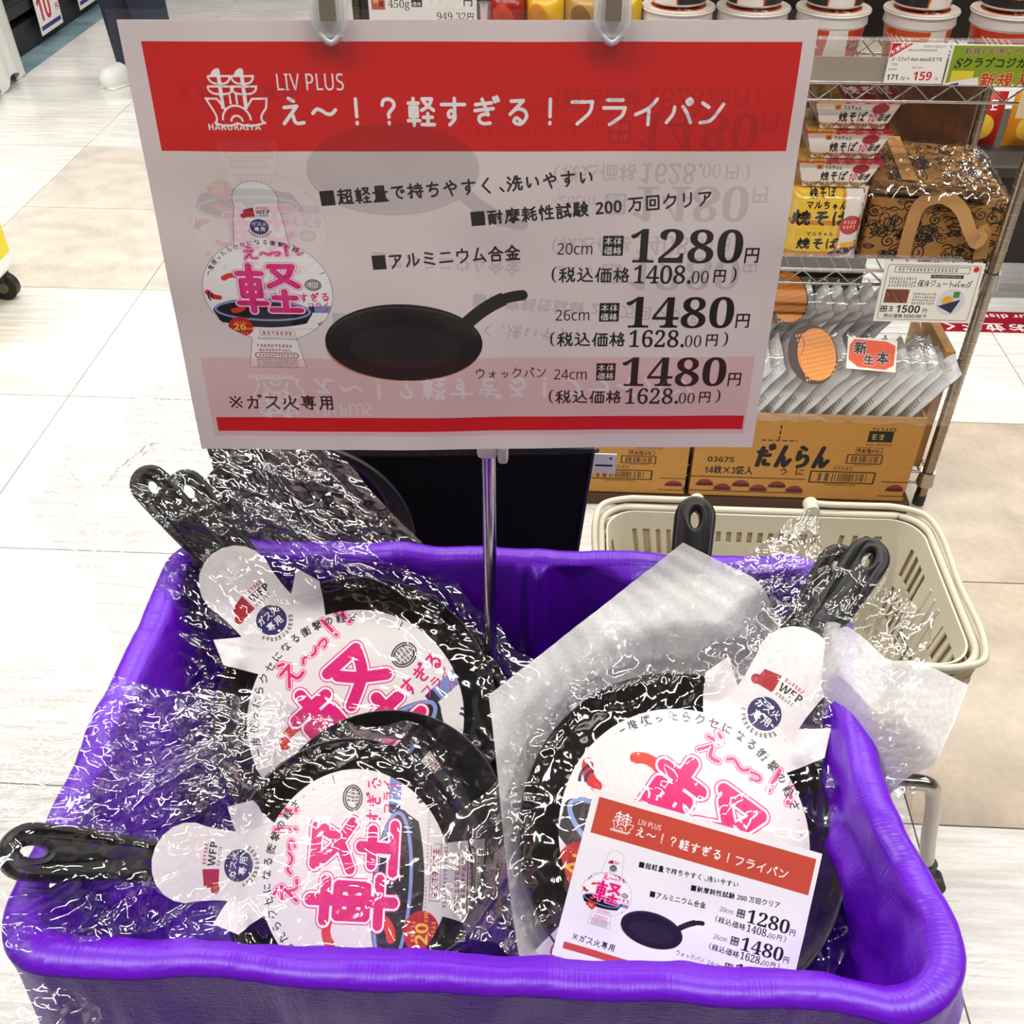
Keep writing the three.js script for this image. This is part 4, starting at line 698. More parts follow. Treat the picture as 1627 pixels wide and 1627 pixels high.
// ---------------------------------------------------------------- chrome wire rack with goods
const RK = { x0: -0.42, x1: 0.845, zf: -1.9, zb: -2.19 };
const wire = std(0xb8b6b2, 0.22, { metalness: 1 }), collarMat = std(0x2b2b2c, 0.5);
{
  const t = thing('wire_rack', 'chrome wire shelving rack stocked with noodles, bags and boxed crackers', 'shelf');
  for (const [x, z] of [[RK.x0, RK.zf], [RK.x1, RK.zf], [RK.x0, RK.zb], [RK.x1, RK.zb]]) {
    const rings = []; for (let y = 0.08; y < 1.45; y += 0.025) rings.push(rod([x, y - 0.0008, z], [x, y + 0.0008, z], 0.0131, 16));
    const p = part('post', join([rod([x, 0.02, z], [x, 1.45, z], 0.0125, 18)]), std(0x9a8f7d, 0.22, { metalness: 1 }), t);
    part('post_rings', join(rings), wire, p);
    part('foot', rod([x, 0, z], [x, 0.028, z], 0.0135, 14), collarMat, p);
  }
  [[0.075, 'lowest'], [0.565, 'middle'], [0.92, 'upper']].forEach(([y, w]) => {
    const front = [], bars = [];
    for (const z of [RK.zf, RK.zb]) {
      front.push(rod([RK.x0, y + 0.015, z], [RK.x1, y + 0.015, z], 0.0032), rod([RK.x0, y - 0.015, z], [RK.x1, y - 0.015, z], 0.0032));
      const zig = []; for (let i = 0, x = RK.x0 + 0.02; x < RK.x1 - 0.015; x += 0.0325, i++) zig.push([x, y + (i % 2 ? 0.0135 : -0.0135), z]);
      for (let i = 0; i + 1 < zig.length; i++) front.push(rod(zig[i], zig[i + 1], 0.0017, 6));
    }
    for (const x of [RK.x0, RK.x1]) front.push(rod([x, y + 0.015, RK.zf], [x, y + 0.015, RK.zb], 0.0032), rod([x, y - 0.015, RK.zf], [x, y - 0.015, RK.zb], 0.0032));
    for (let x = RK.x0 + 0.03; x < RK.x1; x += 0.03) bars.push(rod([x, y + 0.0175, RK.zf], [x, y + 0.0175, RK.zb], 0.0017, 5));
    const s = part('wire_shelf', join(bars), wire, t, w + ' wire shelf');
    part('truss', join(front), wire, s);
    for (const [x, z] of [[RK.x0, RK.zf], [RK.x1, RK.zf], [RK.x0, RK.zb], [RK.x1, RK.zb]]) part('collar', new THREE.CylinderGeometry(0.0165, 0.0195, 0.036, 18).translate(x, y, z), wire, s);
  });
  // clear price rails on the shelf fronts
  const acrylic = std(0xffffff, 0.1, { transmission: 0.94, ior: 1.5 }), strip = std(0x9c8b76, 0.45);
  for (const [y0, y1, xr, k] of [[0.94, 1.012, RK.x1, 0], [0.585, 0.616, 0.79, 1]]) {
    const r = part('price_rail', join([box(xr - RK.x0 - 0.03, y1 - y0, 0.002, (RK.x0 + xr) / 2, (y0 + y1) / 2, RK.zf + 0.02), box(xr - RK.x0 - 0.03, 0.004, 0.012, (RK.x0 + xr) / 2, y1, RK.zf + 0.014, 0.0015), box(xr - RK.x0 - 0.03, 0.003, 0.01, (RK.x0 + xr) / 2, y0, RK.zf + 0.016)]), acrylic, t, 'clear plastic price rail');
    if (!k) part('rail_backing', box(xr - RK.x0 - 0.05, 0.04, 0.003, (RK.x0 + xr) / 2, y0 + 0.022, RK.zf + 0.012), strip, r);
  }
}
// wooden board at the back of the middle shelf
{
  const wood = grainTexture(512, (u, v) => { const w = noise3(u * 2.2, v * 0.8, 2) * 0.5, r = Math.sin((u * 7 + w * 3.2 + noise3(u * 3, v * 1.6, 6) * 0.35) * 9), f = noise3(u * 90, v * 5, 3); const k = 0.5 + 0.22 * r + 0.16 * f; return [0.25 + 0.22 * k, 0.145 + 0.13 * k, 0.06 + 0.07 * k]; });
  single('wooden_board', box(0.84, 0.30, 0.016, 0.405, 0.737, -2.165, 0.003), std(0xffffff, 0.5, { map: wood }), 'dark grained wooden board standing at the back of the middle shelf', 'board');
}
for (const [y, h, w, x, where] of [[1.07, 0.26, 1.22, 0.2, 'behind the noodle cups on the upper shelf'], [0.32, 0.42, 1.1, 0.13, 'behind the bagged crackers under the middle shelf']]) single('backing_board', box(w, h, 0.01, x, y, -2.168, 0.002), std(0x1f1a17, 0.6), 'dark backing board ' + where, 'board');
// price cards of the rack
function card(name, label, w, h, at, draw, tilt = 0, px = 512) {
  const t = thing(name, label, 'price card', at);
  const tex = canvasTexture(px, Math.round(px * h / w), draw), m = std(0xffffff, 0.4, { map: tex });
  part('printed_face', new THREE.PlaneGeometry(w, h).translate(0, 0, 0.0009), m, t);
  part('card_stock', box(w, h, 0.0015), std(0xf4f2ee, 0.5), t);
  t.rotation.x = tilt;
  return t;
}
card('price_card', 'white price card marked 159 in red on the upper rail', 0.098, 0.066, [0.595, 0.976, -1.876], (c, w, h) => {
  c.fillStyle = '#f7f4f0'; c.fillRect(0, 0, w, h);
  c.fillStyle = '#cc1f33'; c.beginPath(); c.moveTo(4, 4); c.lineTo(190, 4); c.lineTo(4, 130); c.fill();
  c.save(); c.translate(16, 104); c.rotate(-0.6); write(c, 'お買得品', 0, -38, 42, [[0.12, '#fff']]); c.restore();
  scribble(c, 280, 22, 200, 14, '#555', 1); scribble(c, 150, 52, 260, 18, '#333', 2);
  write(c, 'エースコック', 26, 116, 40, [[0.1, '#222']], { narrow: 0.62 }); c.font = 'bold 34px sans-serif'; c.fillStyle = '#222'; c.fillText('ROF-MAO', 196, 152); scribble(c, 350, 120, 140, 32, '#333', 3); c.font = '26px sans-serif'; c.fillText('125g', 30, 190);
  scribble(c, 16, 218, 80, 16, '#222', 4); scribble(c, 220, 200, 90, 16, '#c22', 5);
  c.fillStyle = '#222'; c.font = 'bold 66px sans-serif'; c.fillText('171', 14, 316); c.font = 'bold 36px sans-serif'; c.fillText('.72', 132, 316); write(c, '円', 198, 292, 24, [[0.12, '#222']]);
  c.fillStyle = '#c8152a'; c.font = 'bold 104px sans-serif'; c.fillText('159', 244, 316); write(c, '円', 446, 288, 28, [[0.12, '#c8152a']]);
});
card('price_card', 'green and yellow point card notice beside the 159 price card', 0.19, 0.066, [0.742, 0.975, -1.875], (c, w, h) => {
  c.fillStyle = '#f2efe6'; c.fillRect(0, 0, w, h); c.fillStyle = '#86a01c'; c.fillRect(14, 8, w - 20, h - 18);
  write(c, '新規もお得なポイントカード', 90, 18, 50, [[0.14, '#fff'], [0.1, '#7a2022']]);
  c.fillStyle = '#e6cf3c'; c.fillRect(40, 170, 150, 90); c.save(); c.translate(30, 290); c.rotate(-0.2); c.fillStyle = '#eee'; c.fillRect(0, -40, 210, 46); c.fillStyle = '#33306a'; c.fillRect(20, -26, 60, 18); c.restore();
  c.font = 'italic bold 84px serif'; c.fillStyle = '#1d1c18'; c.fillText('S', 40, 152); write(c, 'クラブコジカカード', 96, 82, 68, [[0.13, '#1d1c18']]); write(c, '新規入会受', 240, 176, 108, [[0.17, '#f7e6b0'], [0.12, '#c63a1d']]);
}, 0, 760);
card('price_card', 'framed white card marked 1500 below the patterned jute bag', 0.19, 0.124, [0.722, 0.549, -1.872], (c, w, h) => {
  c.fillStyle = '#f6f2ea'; c.fillRect(0, 0, w, h); c.strokeStyle = '#44403c'; c.lineWidth = 3; c.beginPath(); c.roundRect(22, 18, w - 44, h - 36, 16); c.stroke(); c.lineWidth = 4; c.strokeRect(70, 30, w - 160, 40);
  c.fillStyle = '#d22'; c.beginPath(); c.arc(w - 50, 42, 19, 0, 7); c.fill(); scribble(c, 90, 38, 400, 24, '#333', 3);
  c.fillStyle = '#222'; c.fillRect(310, 82, 210, 24); scribble(c, 320, 88, 190, 14, '#eee', 4);
  fit(c, '保冷ジュートバッグ', 236, 590, 118, 52, [[0.085, '#222']]);
  for (let k = 0; k < 3; k++) scribble(c, 46, 104 + k * 24, 180, 19, '#333', 8 + k);
  c.fillStyle = '#7d4433'; c.fillRect(40, 188, 154, 96); for (let i = 0; i < 60; i++) { c.fillStyle = i % 2 ? '#96584a' : '#5f3026'; c.fillRect(44 + (i * 37) % 144, 192 + (i * 23) % 88, 10, 7); }
  for (let k = 0; k < 4; k++) scribble(c, 224, 210 + k * 22, 150, 16, '#333', 18 + k);
  c.fillStyle = '#d9dce6'; c.beginPath(); c.arc(478, 270, 92, 0, 7); c.fill(); c.fillStyle = '#ecb13c'; c.beginPath(); c.arc(456, 262, 36, 0, 7); c.fill(); c.fillStyle = '#2b2a4a'; c.beginPath(); c.moveTo(400, 300); c.lineTo(540, 250); c.lineTo(500, 350); c.fill(); c.fillStyle = '#4f8a35'; c.fillRect(486, 196, 40, 44);
  scribble(c, 460, 146, 130, 18, '#333', 31); drawPriceMark(c, 30, 306, 44); scribble(c, 84, 308, 40, 38, '#222', 40);
  c.fillStyle = '#1c1a19'; c.font = 'bold 74px sans-serif'; c.fillText('1500', 130, 352); write(c, '円', 306, 318, 36, [[0.1, '#222']]); write(c, '税込価格', 60, 360, 30, [[0.1, '#222']]); c.font = 'bold 34px sans-serif'; c.fillText('1650.00', 190, 388); write(c, '円', 318, 360, 28, [[0.1, '#222']]);
}, -0.08, 640);
card('price_card', 'white card marked 450g and 879 standing at the top of the rack', 0.19, 0.115, [-0.258, 1.055, -1.935], (c, w, h) => {
  c.fillStyle = '#f7f5f2'; c.fillRect(0, 0, w, h); c.fillStyle = '#c96a54'; c.fillRect(18, 170, 80, 90); c.fillStyle = '#e8b28a'; c.fillRect(30, 190, 30, 34); c.fillStyle = '#8b3a2c'; c.fillRect(62, 214, 28, 30);
  c.fillStyle = '#3a2d22'; c.font = '58px serif'; c.fillText('450g', 116, 248); drawPriceMark(c, 256, 180, 62); c.font = '150px serif'; c.fillText('879', 328, 240); write(c, '円', 556, 172, 66, [[0.09, '#3a2d22']]); c.font = '58px serif'; c.fillText('949.32', 400, 312); write(c, '円', 578, 268, 48, [[0.09, '#3a2d22']]); scribble(c, 40, 40, 540, 60, '#5a4638', 5);
}, 0, 640);

// cup noodles on the upper shelf
{
  const wrap = (seed, accent) => canvasTexture(512, 160, (c, w, h) => {
    c.fillStyle = '#e9e4dd'; c.fillRect(0, 0, w, h);
    for (const x of [0, 256]) { c.fillStyle = accent; c.beginPath(); c.moveTo(x + 20, 12); c.lineTo(x + 230, 12); c.lineTo(x + 214, 160); c.lineTo(x + 36, 160); c.fill(); c.fillStyle = '#7c1712'; c.beginPath(); c.ellipse(x + 66, 66, 42, 20, -0.1, 0, 7); c.fill(); scribble(c, x + 34, 58, 60, 15, '#f0d9c8', seed); c.strokeStyle = '#eee'; c.lineWidth = 5; for (let k = 0; k < 5; k++) { c.beginPath(); c.moveTo(x + 112 + k * 16, 34); c.lineTo(x + 150 + k * 14, 76); c.stroke(); } c.strokeStyle = '#f4c48a'; c.beginPath(); c.arc(x + 160, 118, 22, 0, 7); c.stroke(); c.fillStyle = '#1c1213'; c.fillRect(x + 40, 130, 170, 30); scribble(c, x + 56, 104, 140, 22, '#2a1513', seed + 1); }
    c.fillStyle = '#222'; c.fillRect(238, 60, 12, 90);
  });
  const kinds = [['#c9401f', 'orange'], ['#c2301c', 'red orange'], ['#c9401f', 'deep orange'], ['#d2521f', 'bright orange'], ['#c9401f', 'dark orange']];
  const white = std(0xe6e2dc, 0.35), lid = std(0xffffff, 0.25, { map: canvasTexture(256, 256, (c) => { c.fillStyle = '#ded6c8'; c.fillRect(0, 0, 256, 256); c.fillStyle = '#b23422'; c.beginPath(); c.arc(128, 128, 96, 0, 7); c.fill(); write(c, '焼そば', 50, 90, 54, [[0.13, '#fff']]); }) });
  const xs = [0.19, 0.321, 0.46, 0.612, 0.762], spot = ['left of the row', 'second from the left of the row', 'above the empty stretch of rail', 'above the 159 price card', 'at the right end of the row'];
  for (let level = 0; level < 2; level++) xs.forEach((x, i) => {
    const t = thing('noodle_cup', `${level ? 'upper stacked' : 'white and orange'} noodle cup, ${spot[i]} on the upper shelf`, 'noodle cup', [x, 0.9395 + level * 0.107, -1.972 - level * 0.004], 'cup noodles');
    const R = 0.061, r = 0.047, h = 0.1, prof = [[0, 0], [r, 0], [r + 0.001, 0.003], [lerp(r, R, 0.84), h * 0.8], [lerp(r, R, 0.84) + 0.003, h * 0.8], [R - 0.001, h * 0.96], [R + 0.003, h * 0.965], [R + 0.004, h], [R, h + 0.001]];
    part('cup', new THREE.LatheGeometry(prof.map((p) => new THREE.Vector2(...p)), 40), white, t);
    const g = new THREE.CylinderGeometry(lerp(r, R, 0.8) + 0.0012, r + 0.0015, h * 0.78, 40, 1, true).translate(0, h * 0.43, 0); g.rotateY(-0.6 + i * 0.35);
    part('printed_sleeve', g, std(0xffffff, 0.35, { map: wrap(i, kinds[i][0]) }), t);
    part('lid', new THREE.CylinderGeometry(R + 0.003, R + 0.003, 0.0012, 40).translate(0, h + 0.0015, 0), lid, t);
  });
}
// snack bags left of the cups
{
  const bagTex = (a, b, d) => canvasTexture(256, 256, (c) => { c.fillStyle = a; c.fillRect(0, 0, 256, 256); c.fillStyle = b; c.fillRect(0, 150, 256, 60); c.fillStyle = d; c.beginPath(); c.ellipse(100, 90, 70, 44, 0.3, 0, 7); c.fill(); scribble(c, 40, 160, 180, 34, '#221a12', 3); });
  const set = [['#8c1d18', '#d9b02a', '#b8402a', 'dark red'], ['#d9a51f', '#2a2a18', '#c87a2a', 'yellow'], ['#b08a4a', '#e8c02e', '#7c5a2a', 'golden brown'], ['#d8b020', '#b33a20', '#e8d48a', 'pale yellow']];
  set.forEach(([a, b, d, n], i) => {
    const t = thing('snack_bag', n + ' snack bag standing left of the cup noodles', 'snack bag', [-0.112 + i * 0.068, 0.94, -1.965], 'snack bags on the upper shelf');
    t.rotation.y = (i % 2 ? -0.2 : 0.16);
    const pillow = (s) => surface(10, 14, (u, v) => { const x = (u - 0.5) * 0.068, y = v * 0.125, f = (1 - (2 * u - 1) ** 4) * Math.min(1, (1 - Math.abs(2 * v - 1) ** 3) * 1.15); return [x, y, s * (0.001 + 0.02 * f) + 0.001 * noise3(x * 70, y * 70, i), u, v]; });
    part('pouch', join([pillow(1), pillow(-1)]), std(0xffffff, 0.25, { map: bagTex(a, b, d) }), t);
  });
}
// fried noodle trays and the multipack on the middle shelf
{
  const side = canvasTexture(768, 200, (c, w, h) => {
    c.fillStyle = '#efe9e2'; c.fillRect(0, 0, w, h); const r = rngOf(9); for (let i = 0; i < 900; i++) { c.fillStyle = ['#8a4a20', '#b2692c', '#5e2d14', '#cf8c42', '#6b7a2a'][i % 5]; const x = r() * w; c.fillRect(x, 150 + 40 * Math.abs(Math.sin(x / 60)) * r() + r() * 20, 10, 5); }
    c.fillStyle = '#e8862a'; c.fillRect(170, 12, 60, 40); c.fillStyle = '#a51a1a'; c.beginPath(); c.arc(200, 34, 12, 0, 7); c.fill();
    write(c, 'マルちゃん', 250, 14, 42, [[0.12, '#333']], { narrow: 0.8 }); write(c, '焼そば', 214, 64, 88, [[0.13, '#151515']], { narrow: 1.05 });
    c.fillStyle = '#a51624'; c.beginPath(); for (let k = 0; k < 40; k++) { const a = k / 40 * 6.284, q = k % 2 ? 1 : 0.8; c.lineTo(610 + Math.cos(a) * 92 * q, 42 + Math.sin(a) * 46 * q); } c.fill(); c.font = 'bold 92px sans-serif'; c.fillStyle = '#fff'; c.fillText('10', 518, 146); c.fillStyle = '#c2183a'; c.font = 'bold 86px sans-serif'; c.fillText('10', 520, 144); write(c, '個増', 622, 78, 60, [[0.13, '#222']]);
  });
  const mat = std(0xffffff, 0.3, { map: side }), lidM = std(0xffffff, 0.25, { map: canvasTexture(256, 128, (c) => { c.fillStyle = '#b3202a'; c.fillRect(0, 0, 256, 128); c.fillStyle = '#d9a72a'; c.fillRect(10, 8, 80, 112); write(c, '焼そば', 100, 40, 46, [[0.13, '#fff']]); }) });
  const words = ['topmost', 'middle', 'lowest'];
  [0.848, 0.793, 0.738].forEach((y, i) => {
    const t = thing('noodle_tray', words[i] + ' white fried noodle tray of the stack beside the sign edge', 'noodle tray', [0.524 - i * 0.006, y - 0.004, -1.985], 'fried noodle trays');
    const w0 = 0.115, w1 = 0.15, d0 = 0.1, d1 = 0.13, h = 0.05;
    const wall = []; for (const [a, b] of [[0, 1], [1, 2], [2, 3], [3, 0]]) { const c = [[-1, 1], [1, 1], [1, -1], [-1, -1]]; wall.push(surface(6, 3, (u, v) => { const x = lerp(c[a][0], c[b][0], u), z = lerp(c[a][1], c[b][1], u), W = lerp(w0, w1, v) / 2, D = lerp(d0, d1, v) / 2; return [x * W, v * h, z * D, u, v]; })); }
    part('tray', join(wall), mat, t);
    part('lid', box(w1 + 0.012, 0.003, d1 + 0.012, 0, h + 0.0015, 0, 0.0012), lidM, t);
    part('shrink_film', surface(14, 6, (u, v) => { const x = (u - 0.5) * (w1 + 0.03), z = (v - 0.5) * (d1 + 0.016); return [x, h + 0.004 + 0.002 * noise3(x * 50, z * 50, i) - 0.002 * Math.abs(2 * u - 1) ** 6, z, u, v]; }), film, t);
    part('tray_base', box(w0, 0.002, d0, 0, 0.001, 0), std(0xe6e0d6, 0.4), t);
  });
  const pk = thing('noodle_multipack', 'yellow multipack of fried noodles under the white trays', 'noodle pack', [0.508, 0.585, -1.945]);
  const front = canvasTexture(640, 660, (c, w, h) => {
    c.fillStyle = '#d9962a'; c.fillRect(0, 0, w, h); c.fillStyle = '#f0c63c'; for (const y of [10, 300]) c.fillRect(0, y, 420, 250); c.fillStyle = '#c23a22'; for (let k = 0; k < 26; k++) c.fillRect(0, 270 + (k % 5) * 8, 420, 3);
    write(c, '焼そば', 150, 6, 70, [[0.13, '#1a1510']]); write(c, 'マルちゃん', 130, 90, 74, [[0.14, '#1a1510']], { narrow: 0.86 }); write(c, '焼そば', 40, 168, 150, [[0.14, '#15110d']], { narrow: 0.98 }); write(c, 'マルちゃん', 170, 360, 44, [[0.13, '#1a1510']]); write(c, '焼そば', 110, 420, 110, [[0.14, '#15110d']]);
    c.fillStyle = '#ece6e0'; c.fillRect(450, 0, 190, h); c.fillStyle = '#b22a24'; for (let k = 0; k < 12; k++) c.fillRect(590 + (k % 2) * 14, k * 56, 12, 40); c.fillStyle = '#bb1f22'; c.beginPath(); c.arc(520, 300, 86, 0, 7); c.fill(); scribble(c, 460, 262, 120, 30, '#f4d8c8', 4); scribble(c, 462, 304, 116, 28, '#f4d8c8', 5);
    c.save(); c.translate(420, 640); c.rotate(-0.5); c.fillStyle = '#7d1f3c'; c.fillRect(0, -90, 240, 84); write(c, '増量！', 40, -84, 70, [[0.2, '#fff'], [0.12, '#1a1510']]); c.restore(); c.fillStyle = '#f0b62a'; c.beginPath(); c.ellipse(540, 480, 80, 26, 0, 0, 7); c.fill();
  });
  const body = surface(20, 20, (u, v) => { const x = (u - 0.5) * 0.15, y = v * 0.148, k = (1 - (2 * u - 1) ** 8) * (1 - (2 * v - 1) ** 8); return [x, y, 0.03 * k + 0.002 * noise3(x * 40, y * 40, 2), u, v]; });
  part('printed_wrapper', body, std(0xffffff, 0.2, { map: front, clearcoat: 0.6 }), pk);
  part('noodle_blocks', box(0.142, 0.14, 0.1, 0, 0.072, -0.05, 0.012), std(0xd9a23a, 0.4), pk);
}
// jute cooler bags
{
  const jute = canvasTexture(1024, 512, (c, w, h) => {
    c.fillStyle = '#a9763a'; c.fillRect(0, 0, w, h); const r = rngOf(31);
    for (let i = 0; i < 26000; i++) { c.fillStyle = ['rgba(120,78,34,.35)', 'rgba(205,160,96,.3)', 'rgba(80,50,20,.25)'][i % 3]; c.fillRect(r() * w, r() * h, i % 2 ? 7 : 2, i % 2 ? 2 : 7); }
    c.lineCap = 'round';
    for (let i = 0; i < 120; i++) {   // printed sketches: loops, leaves, fruit
      const x = r() * w, y = r() * h, s = 26 + r() * 46; c.strokeStyle = '#17120d'; c.lineWidth = 6 + r() * 6; c.beginPath();
      const kind = i % 4;
      if (kind === 0) { c.ellipse(x, y, s, s * 0.7, r() * 3, 0, 5.6); c.moveTo(x, y - s * 0.3); c.quadraticCurveTo(x + s * 0.4, y, x, y + s * 0.3); } else if (kind === 1) { c.moveTo(x - s, y); c.quadraticCurveTo(x, y - s * 0.9, x + s, y); c.quadraticCurveTo(x, y + s * 0.9, x - s, y); c.lineTo(x + s, y); } else if (kind === 2) { for (let a = 0; a < 11; a += 0.4) c.lineTo(x + Math.cos(a) * a * s / 12, y + Math.sin(a) * a * s / 12); } else { c.moveTo(x, y); c.bezierCurveTo(x + s, y - s, x + s * 1.6, y + s, x + s * 2.2, y - s * 0.3); c.moveTo(x + s * 0.4, y + s * 0.4); c.lineTo(x + s * 1.2, y + s * 0.2); }
      c.stroke(); if (i % 5 === 0) { c.fillStyle = '#17120d'; c.beginPath(); c.ellipse(x + s * 0.6, y, s * 0.4, s * 0.2, r() * 3, 0, 7); c.fill(); }
    }
  });
  const jm = std(0xffffff, 0.8, { map: jute }), strap = std(0xb98a52, 0.75);
  const t = thing('jute_bag', 'patterned tan jute cooler bag with looped handles under the wrapped one', 'bag', [0.735, 0.583, -2.03]);
  const W = 0.275, Hh = 0.122, D = 0.19;
  const shell = new RoundedBoxGeometry(W, Hh, D, 6, 0.014).translate(0, Hh / 2, 0);
  { const p = shell.attributes.position; for (let i = 0; i < p.count; i++) { const x = p.getX(i), y = p.getY(i), z = p.getZ(i); p.setZ(i, z + (z > 0 ? 0.006 : -0.004) * noise3(x * 9, y * 12, 2) + 0.03 * (y / Hh) * (z > 0 ? -1 : 0)); p.setX(i, x + 0.005 * noise3(y * 14, z * 10, 4)); } shell.computeVertexNormals(); }
  part('bag_body', shell, jm, t);
  const band = (pts, w) => { const c = new THREE.CatmullRomCurve3(pts.map((p) => V(...p))); return surface(40, 2, (u, v) => { const p = c.getPoint(u), tt = c.getTangent(u), s = new THREE.Vector3().crossVectors(tt, V(0, 0.35, 1)).normalize(); return [p.x + s.x * w * (v - 0.5), p.y + s.y * w * (v - 0.5), p.z + s.z * w * (v - 0.5), u, v]; }); };
  part('handle_strap', join([band([[-0.06, 0.012, 0.1], [-0.055, 0.07, 0.088], [-0.045, 0.112, 0.078], [-0.01, 0.13, 0.082], [0.025, 0.115, 0.098], [0.05, 0.075, 0.115], [0.07, 0.052, 0.112], [0.085, 0.07, 0.094], [0.09, 0.012, 0.1]], 0.026)]), strap, t);
  const f = thing('jute_bag', 'folded patterned jute bag in clear plastic lying on the other bag', 'bag', [0.712, 0.711, -2.05]);
  f.rotation.set(0.05, -0.06, -0.02);
  const fold = new RoundedBoxGeometry(0.24, 0.034, 0.2, 6, 0.012).translate(0, 0.017, 0);
  { const p = fold.attributes.position; for (let i = 0; i < p.count; i++) p.setY(i, p.getY(i) + 0.006 * noise3(p.getX(i) * 14, p.getZ(i) * 14, 7)); fold.computeVertexNormals(); }
  part('folded_bag', fold, jm, f);
  part('folded_strap', box(0.03, 0.004, 0.205, -0.05, 0.038, 0, 0.0015), strap, f);
  part('clear_wrap', surface(60, 40, (u, v) => { const x = (u - 0.5) * 0.3, z = (v - 0.5) * 0.25, k = (1 - Math.abs(2 * u - 1) ** 6) * (1 - Math.abs(2 * v - 1) ** 6); const a = 1 - Math.abs(noise3(x * 30, z * 24, 3)), b = noise3(x * 70, z * 70, 5); return [x, 0.006 + 0.038 * k + 0.007 * (a * a - 0.4) + 0.002 * b, z, u, v]; }), film, f);
}
// cardboard boxes with crackers
{
  const cardboard = (draw) => canvasTexture(1024, 512, (c, w, h) => { c.fillStyle = '#c08a3e'; c.fillRect(0, 0, w, h); const r = rngOf(17); for (let i = 0; i < 5000; i++) { c.fillStyle = i % 2 ? 'rgba(90,56,18,.10)' : 'rgba(240,200,130,.10)'; c.fillRect(r() * w, r() * h, 14, 1.5); } draw(c, w, h); });
  const barcode = (c, x, y, w, h, seed) => { const r = rngOf(seed); c.strokeStyle = '#1c150e'; c.lineWidth = h * 0.1; c.strokeRect(x, y, w, h); c.fillStyle = '#1c150e'; for (let a = x + w * 0.12; a < x + w * 0.88; a += w * 0.022) if (r() < 0.62) c.fillRect(a, y + h * 0.14, w * (0.008 + r() * 0.009), h * 0.72); scribble(c, x + w * 0.25, y + h * 1.1, w * 0.5, h * 0.16, '#1c150e', seed); };
  const band = (c, y, x0, x1) => { c.fillStyle = '#3a2418'; c.fillRect(x0, y, x1 - x0, 6); c.fillRect(x0, y + 92, x1 - x0, 6); for (let x = x0 + 70; x < x1 - 30; x += 172) for (const [dx, dy] of [[0, 34], [86, 60]]) { c.fillStyle = '#8c2f1e'; c.beginPath(); c.arc(x + dx, y + dy + 30, 44, Math.PI, 0); c.fill(); c.fillStyle = '#3a1d14'; for (let a = 0; a < 5; a++) { c.beginPath(); c.ellipse(x + dx - 28 + a * 14, y + dy + 18, 6, 12, (a - 2) * 0.4, 0, 7); c.fill(); } } };
  const print = cardboard((c) => {
    c.strokeStyle = '#33220f'; c.setLineDash([22, 10]); c.lineWidth = 7; c.beginPath(); c.moveTo(380, 60); c.lineTo(380, 150); c.moveTo(300, 152); c.lineTo(466, 152); c.stroke(); c.setLineDash([]);
    fit(c, 'だんらん', 290, 640, 176, 150, [[0.15, '#17110b']]); c.fillStyle = '#1c150e'; c.font = 'bold 46px sans-serif'; c.fillText('03675', 66, 296);
    fit(c, '14枚×3袋入', 58, 290, 318, 54, [[0.11, '#1c150e']]); write(c, 'うに', 404, 318, 52, [[0.12, '#5a1d12']], { gap: 0.5 });
    band(c, 388, 0, 540); band(c, 388, 900, 1024);
    c.fillStyle = '#17110b'; c.fillRect(782, 78, 112, 66); scribble(c, 796, 96, 84, 34, '#c9a368', 5); scribble(c, 790, 56, 110, 20, '#33220f', 6); scribble(c, 780, 154, 120, 14, '#33220f', 7);
    c.strokeStyle = '#33220f'; c.lineWidth = 3; c.strokeRect(744, 180, 118, 36); write(c, '単品用', 748, 186, 24, [[0.12, '#33220f']], { narrow: 0.8 }); c.font = 'bold 26px sans-serif'; c.fillStyle = '#33220f'; c.fillText('JAN', 804, 209);
    barcode(c, 712, 226, 160, 54, 8); c.strokeRect(660, 298, 90, 26); scribble(c, 664, 302, 80, 18, '#33220f', 9); barcode(c, 560, 336, 300, 70, 12);
  });
  const kraft = std(0xb07c38, 0.75), kraftIn = std(0xb98e57, 0.8);
  const makeBox = (label, x0, x1, y0, h, z0, d, open) => {
    const t = thing('cardboard_box', label, 'box', [(x0 + x1) / 2, y0, z0 - d / 2], 'cracker boxes'), W = x1 - x0;
    part('printed_front', new THREE.PlaneGeometry(W, h).translate(0, h / 2, d / 2 + 0.0004), std(0xffffff, 0.7, { map: print }), t);
    part('front_panel', box(W, h, 0.004, 0, h / 2, d / 2 - 0.002), kraft, t);
    for (const s of [-1, 1]) part('side_panel', box(0.004, h, d - 0.008, s * (W / 2 - 0.002), h / 2, 0), kraftIn, t);
    part('back_panel', box(W, h, 0.004, 0, h / 2, -d / 2 + 0.002), kraftIn, t);
    part('bottom_panel', box(W - 0.008, 0.004, d - 0.008, 0, 0.002, 0), kraft, t);
    if (!open) part('lid', box(W, 0.004, d, 0, h - 0.002, 0), kraft, t);
    else part('torn_edge', join([...Array(60)].map((_, i) => box(W / 60, 0.004 + 0.003 * Math.abs(noise3(i * 0.7, 0, 1)), 0.0042, -W / 2 + (i + 0.5) * W / 60, h, d / 2 - 0.002))), std(0xc9a068, 0.8), t);
    return t;
  };
  makeBox('open cardboard box with bold black lettering holding the bagged crackers', 0.308, 0.792, 0.034, 0.224, -1.862, 0.3, true);
  makeBox('closed cardboard box left of the open one, barcodes on its front', -0.19, 0.297, 0.034, 0.185, -1.862, 0.3, false);
  single('pallet_board', box(1.02, 0.03, 0.33, 0.3, 0.0165, -2.02, 0.004), std(0x4d3220, 0.7), 'low dark board on the floor under the cardboard boxes', 'board');
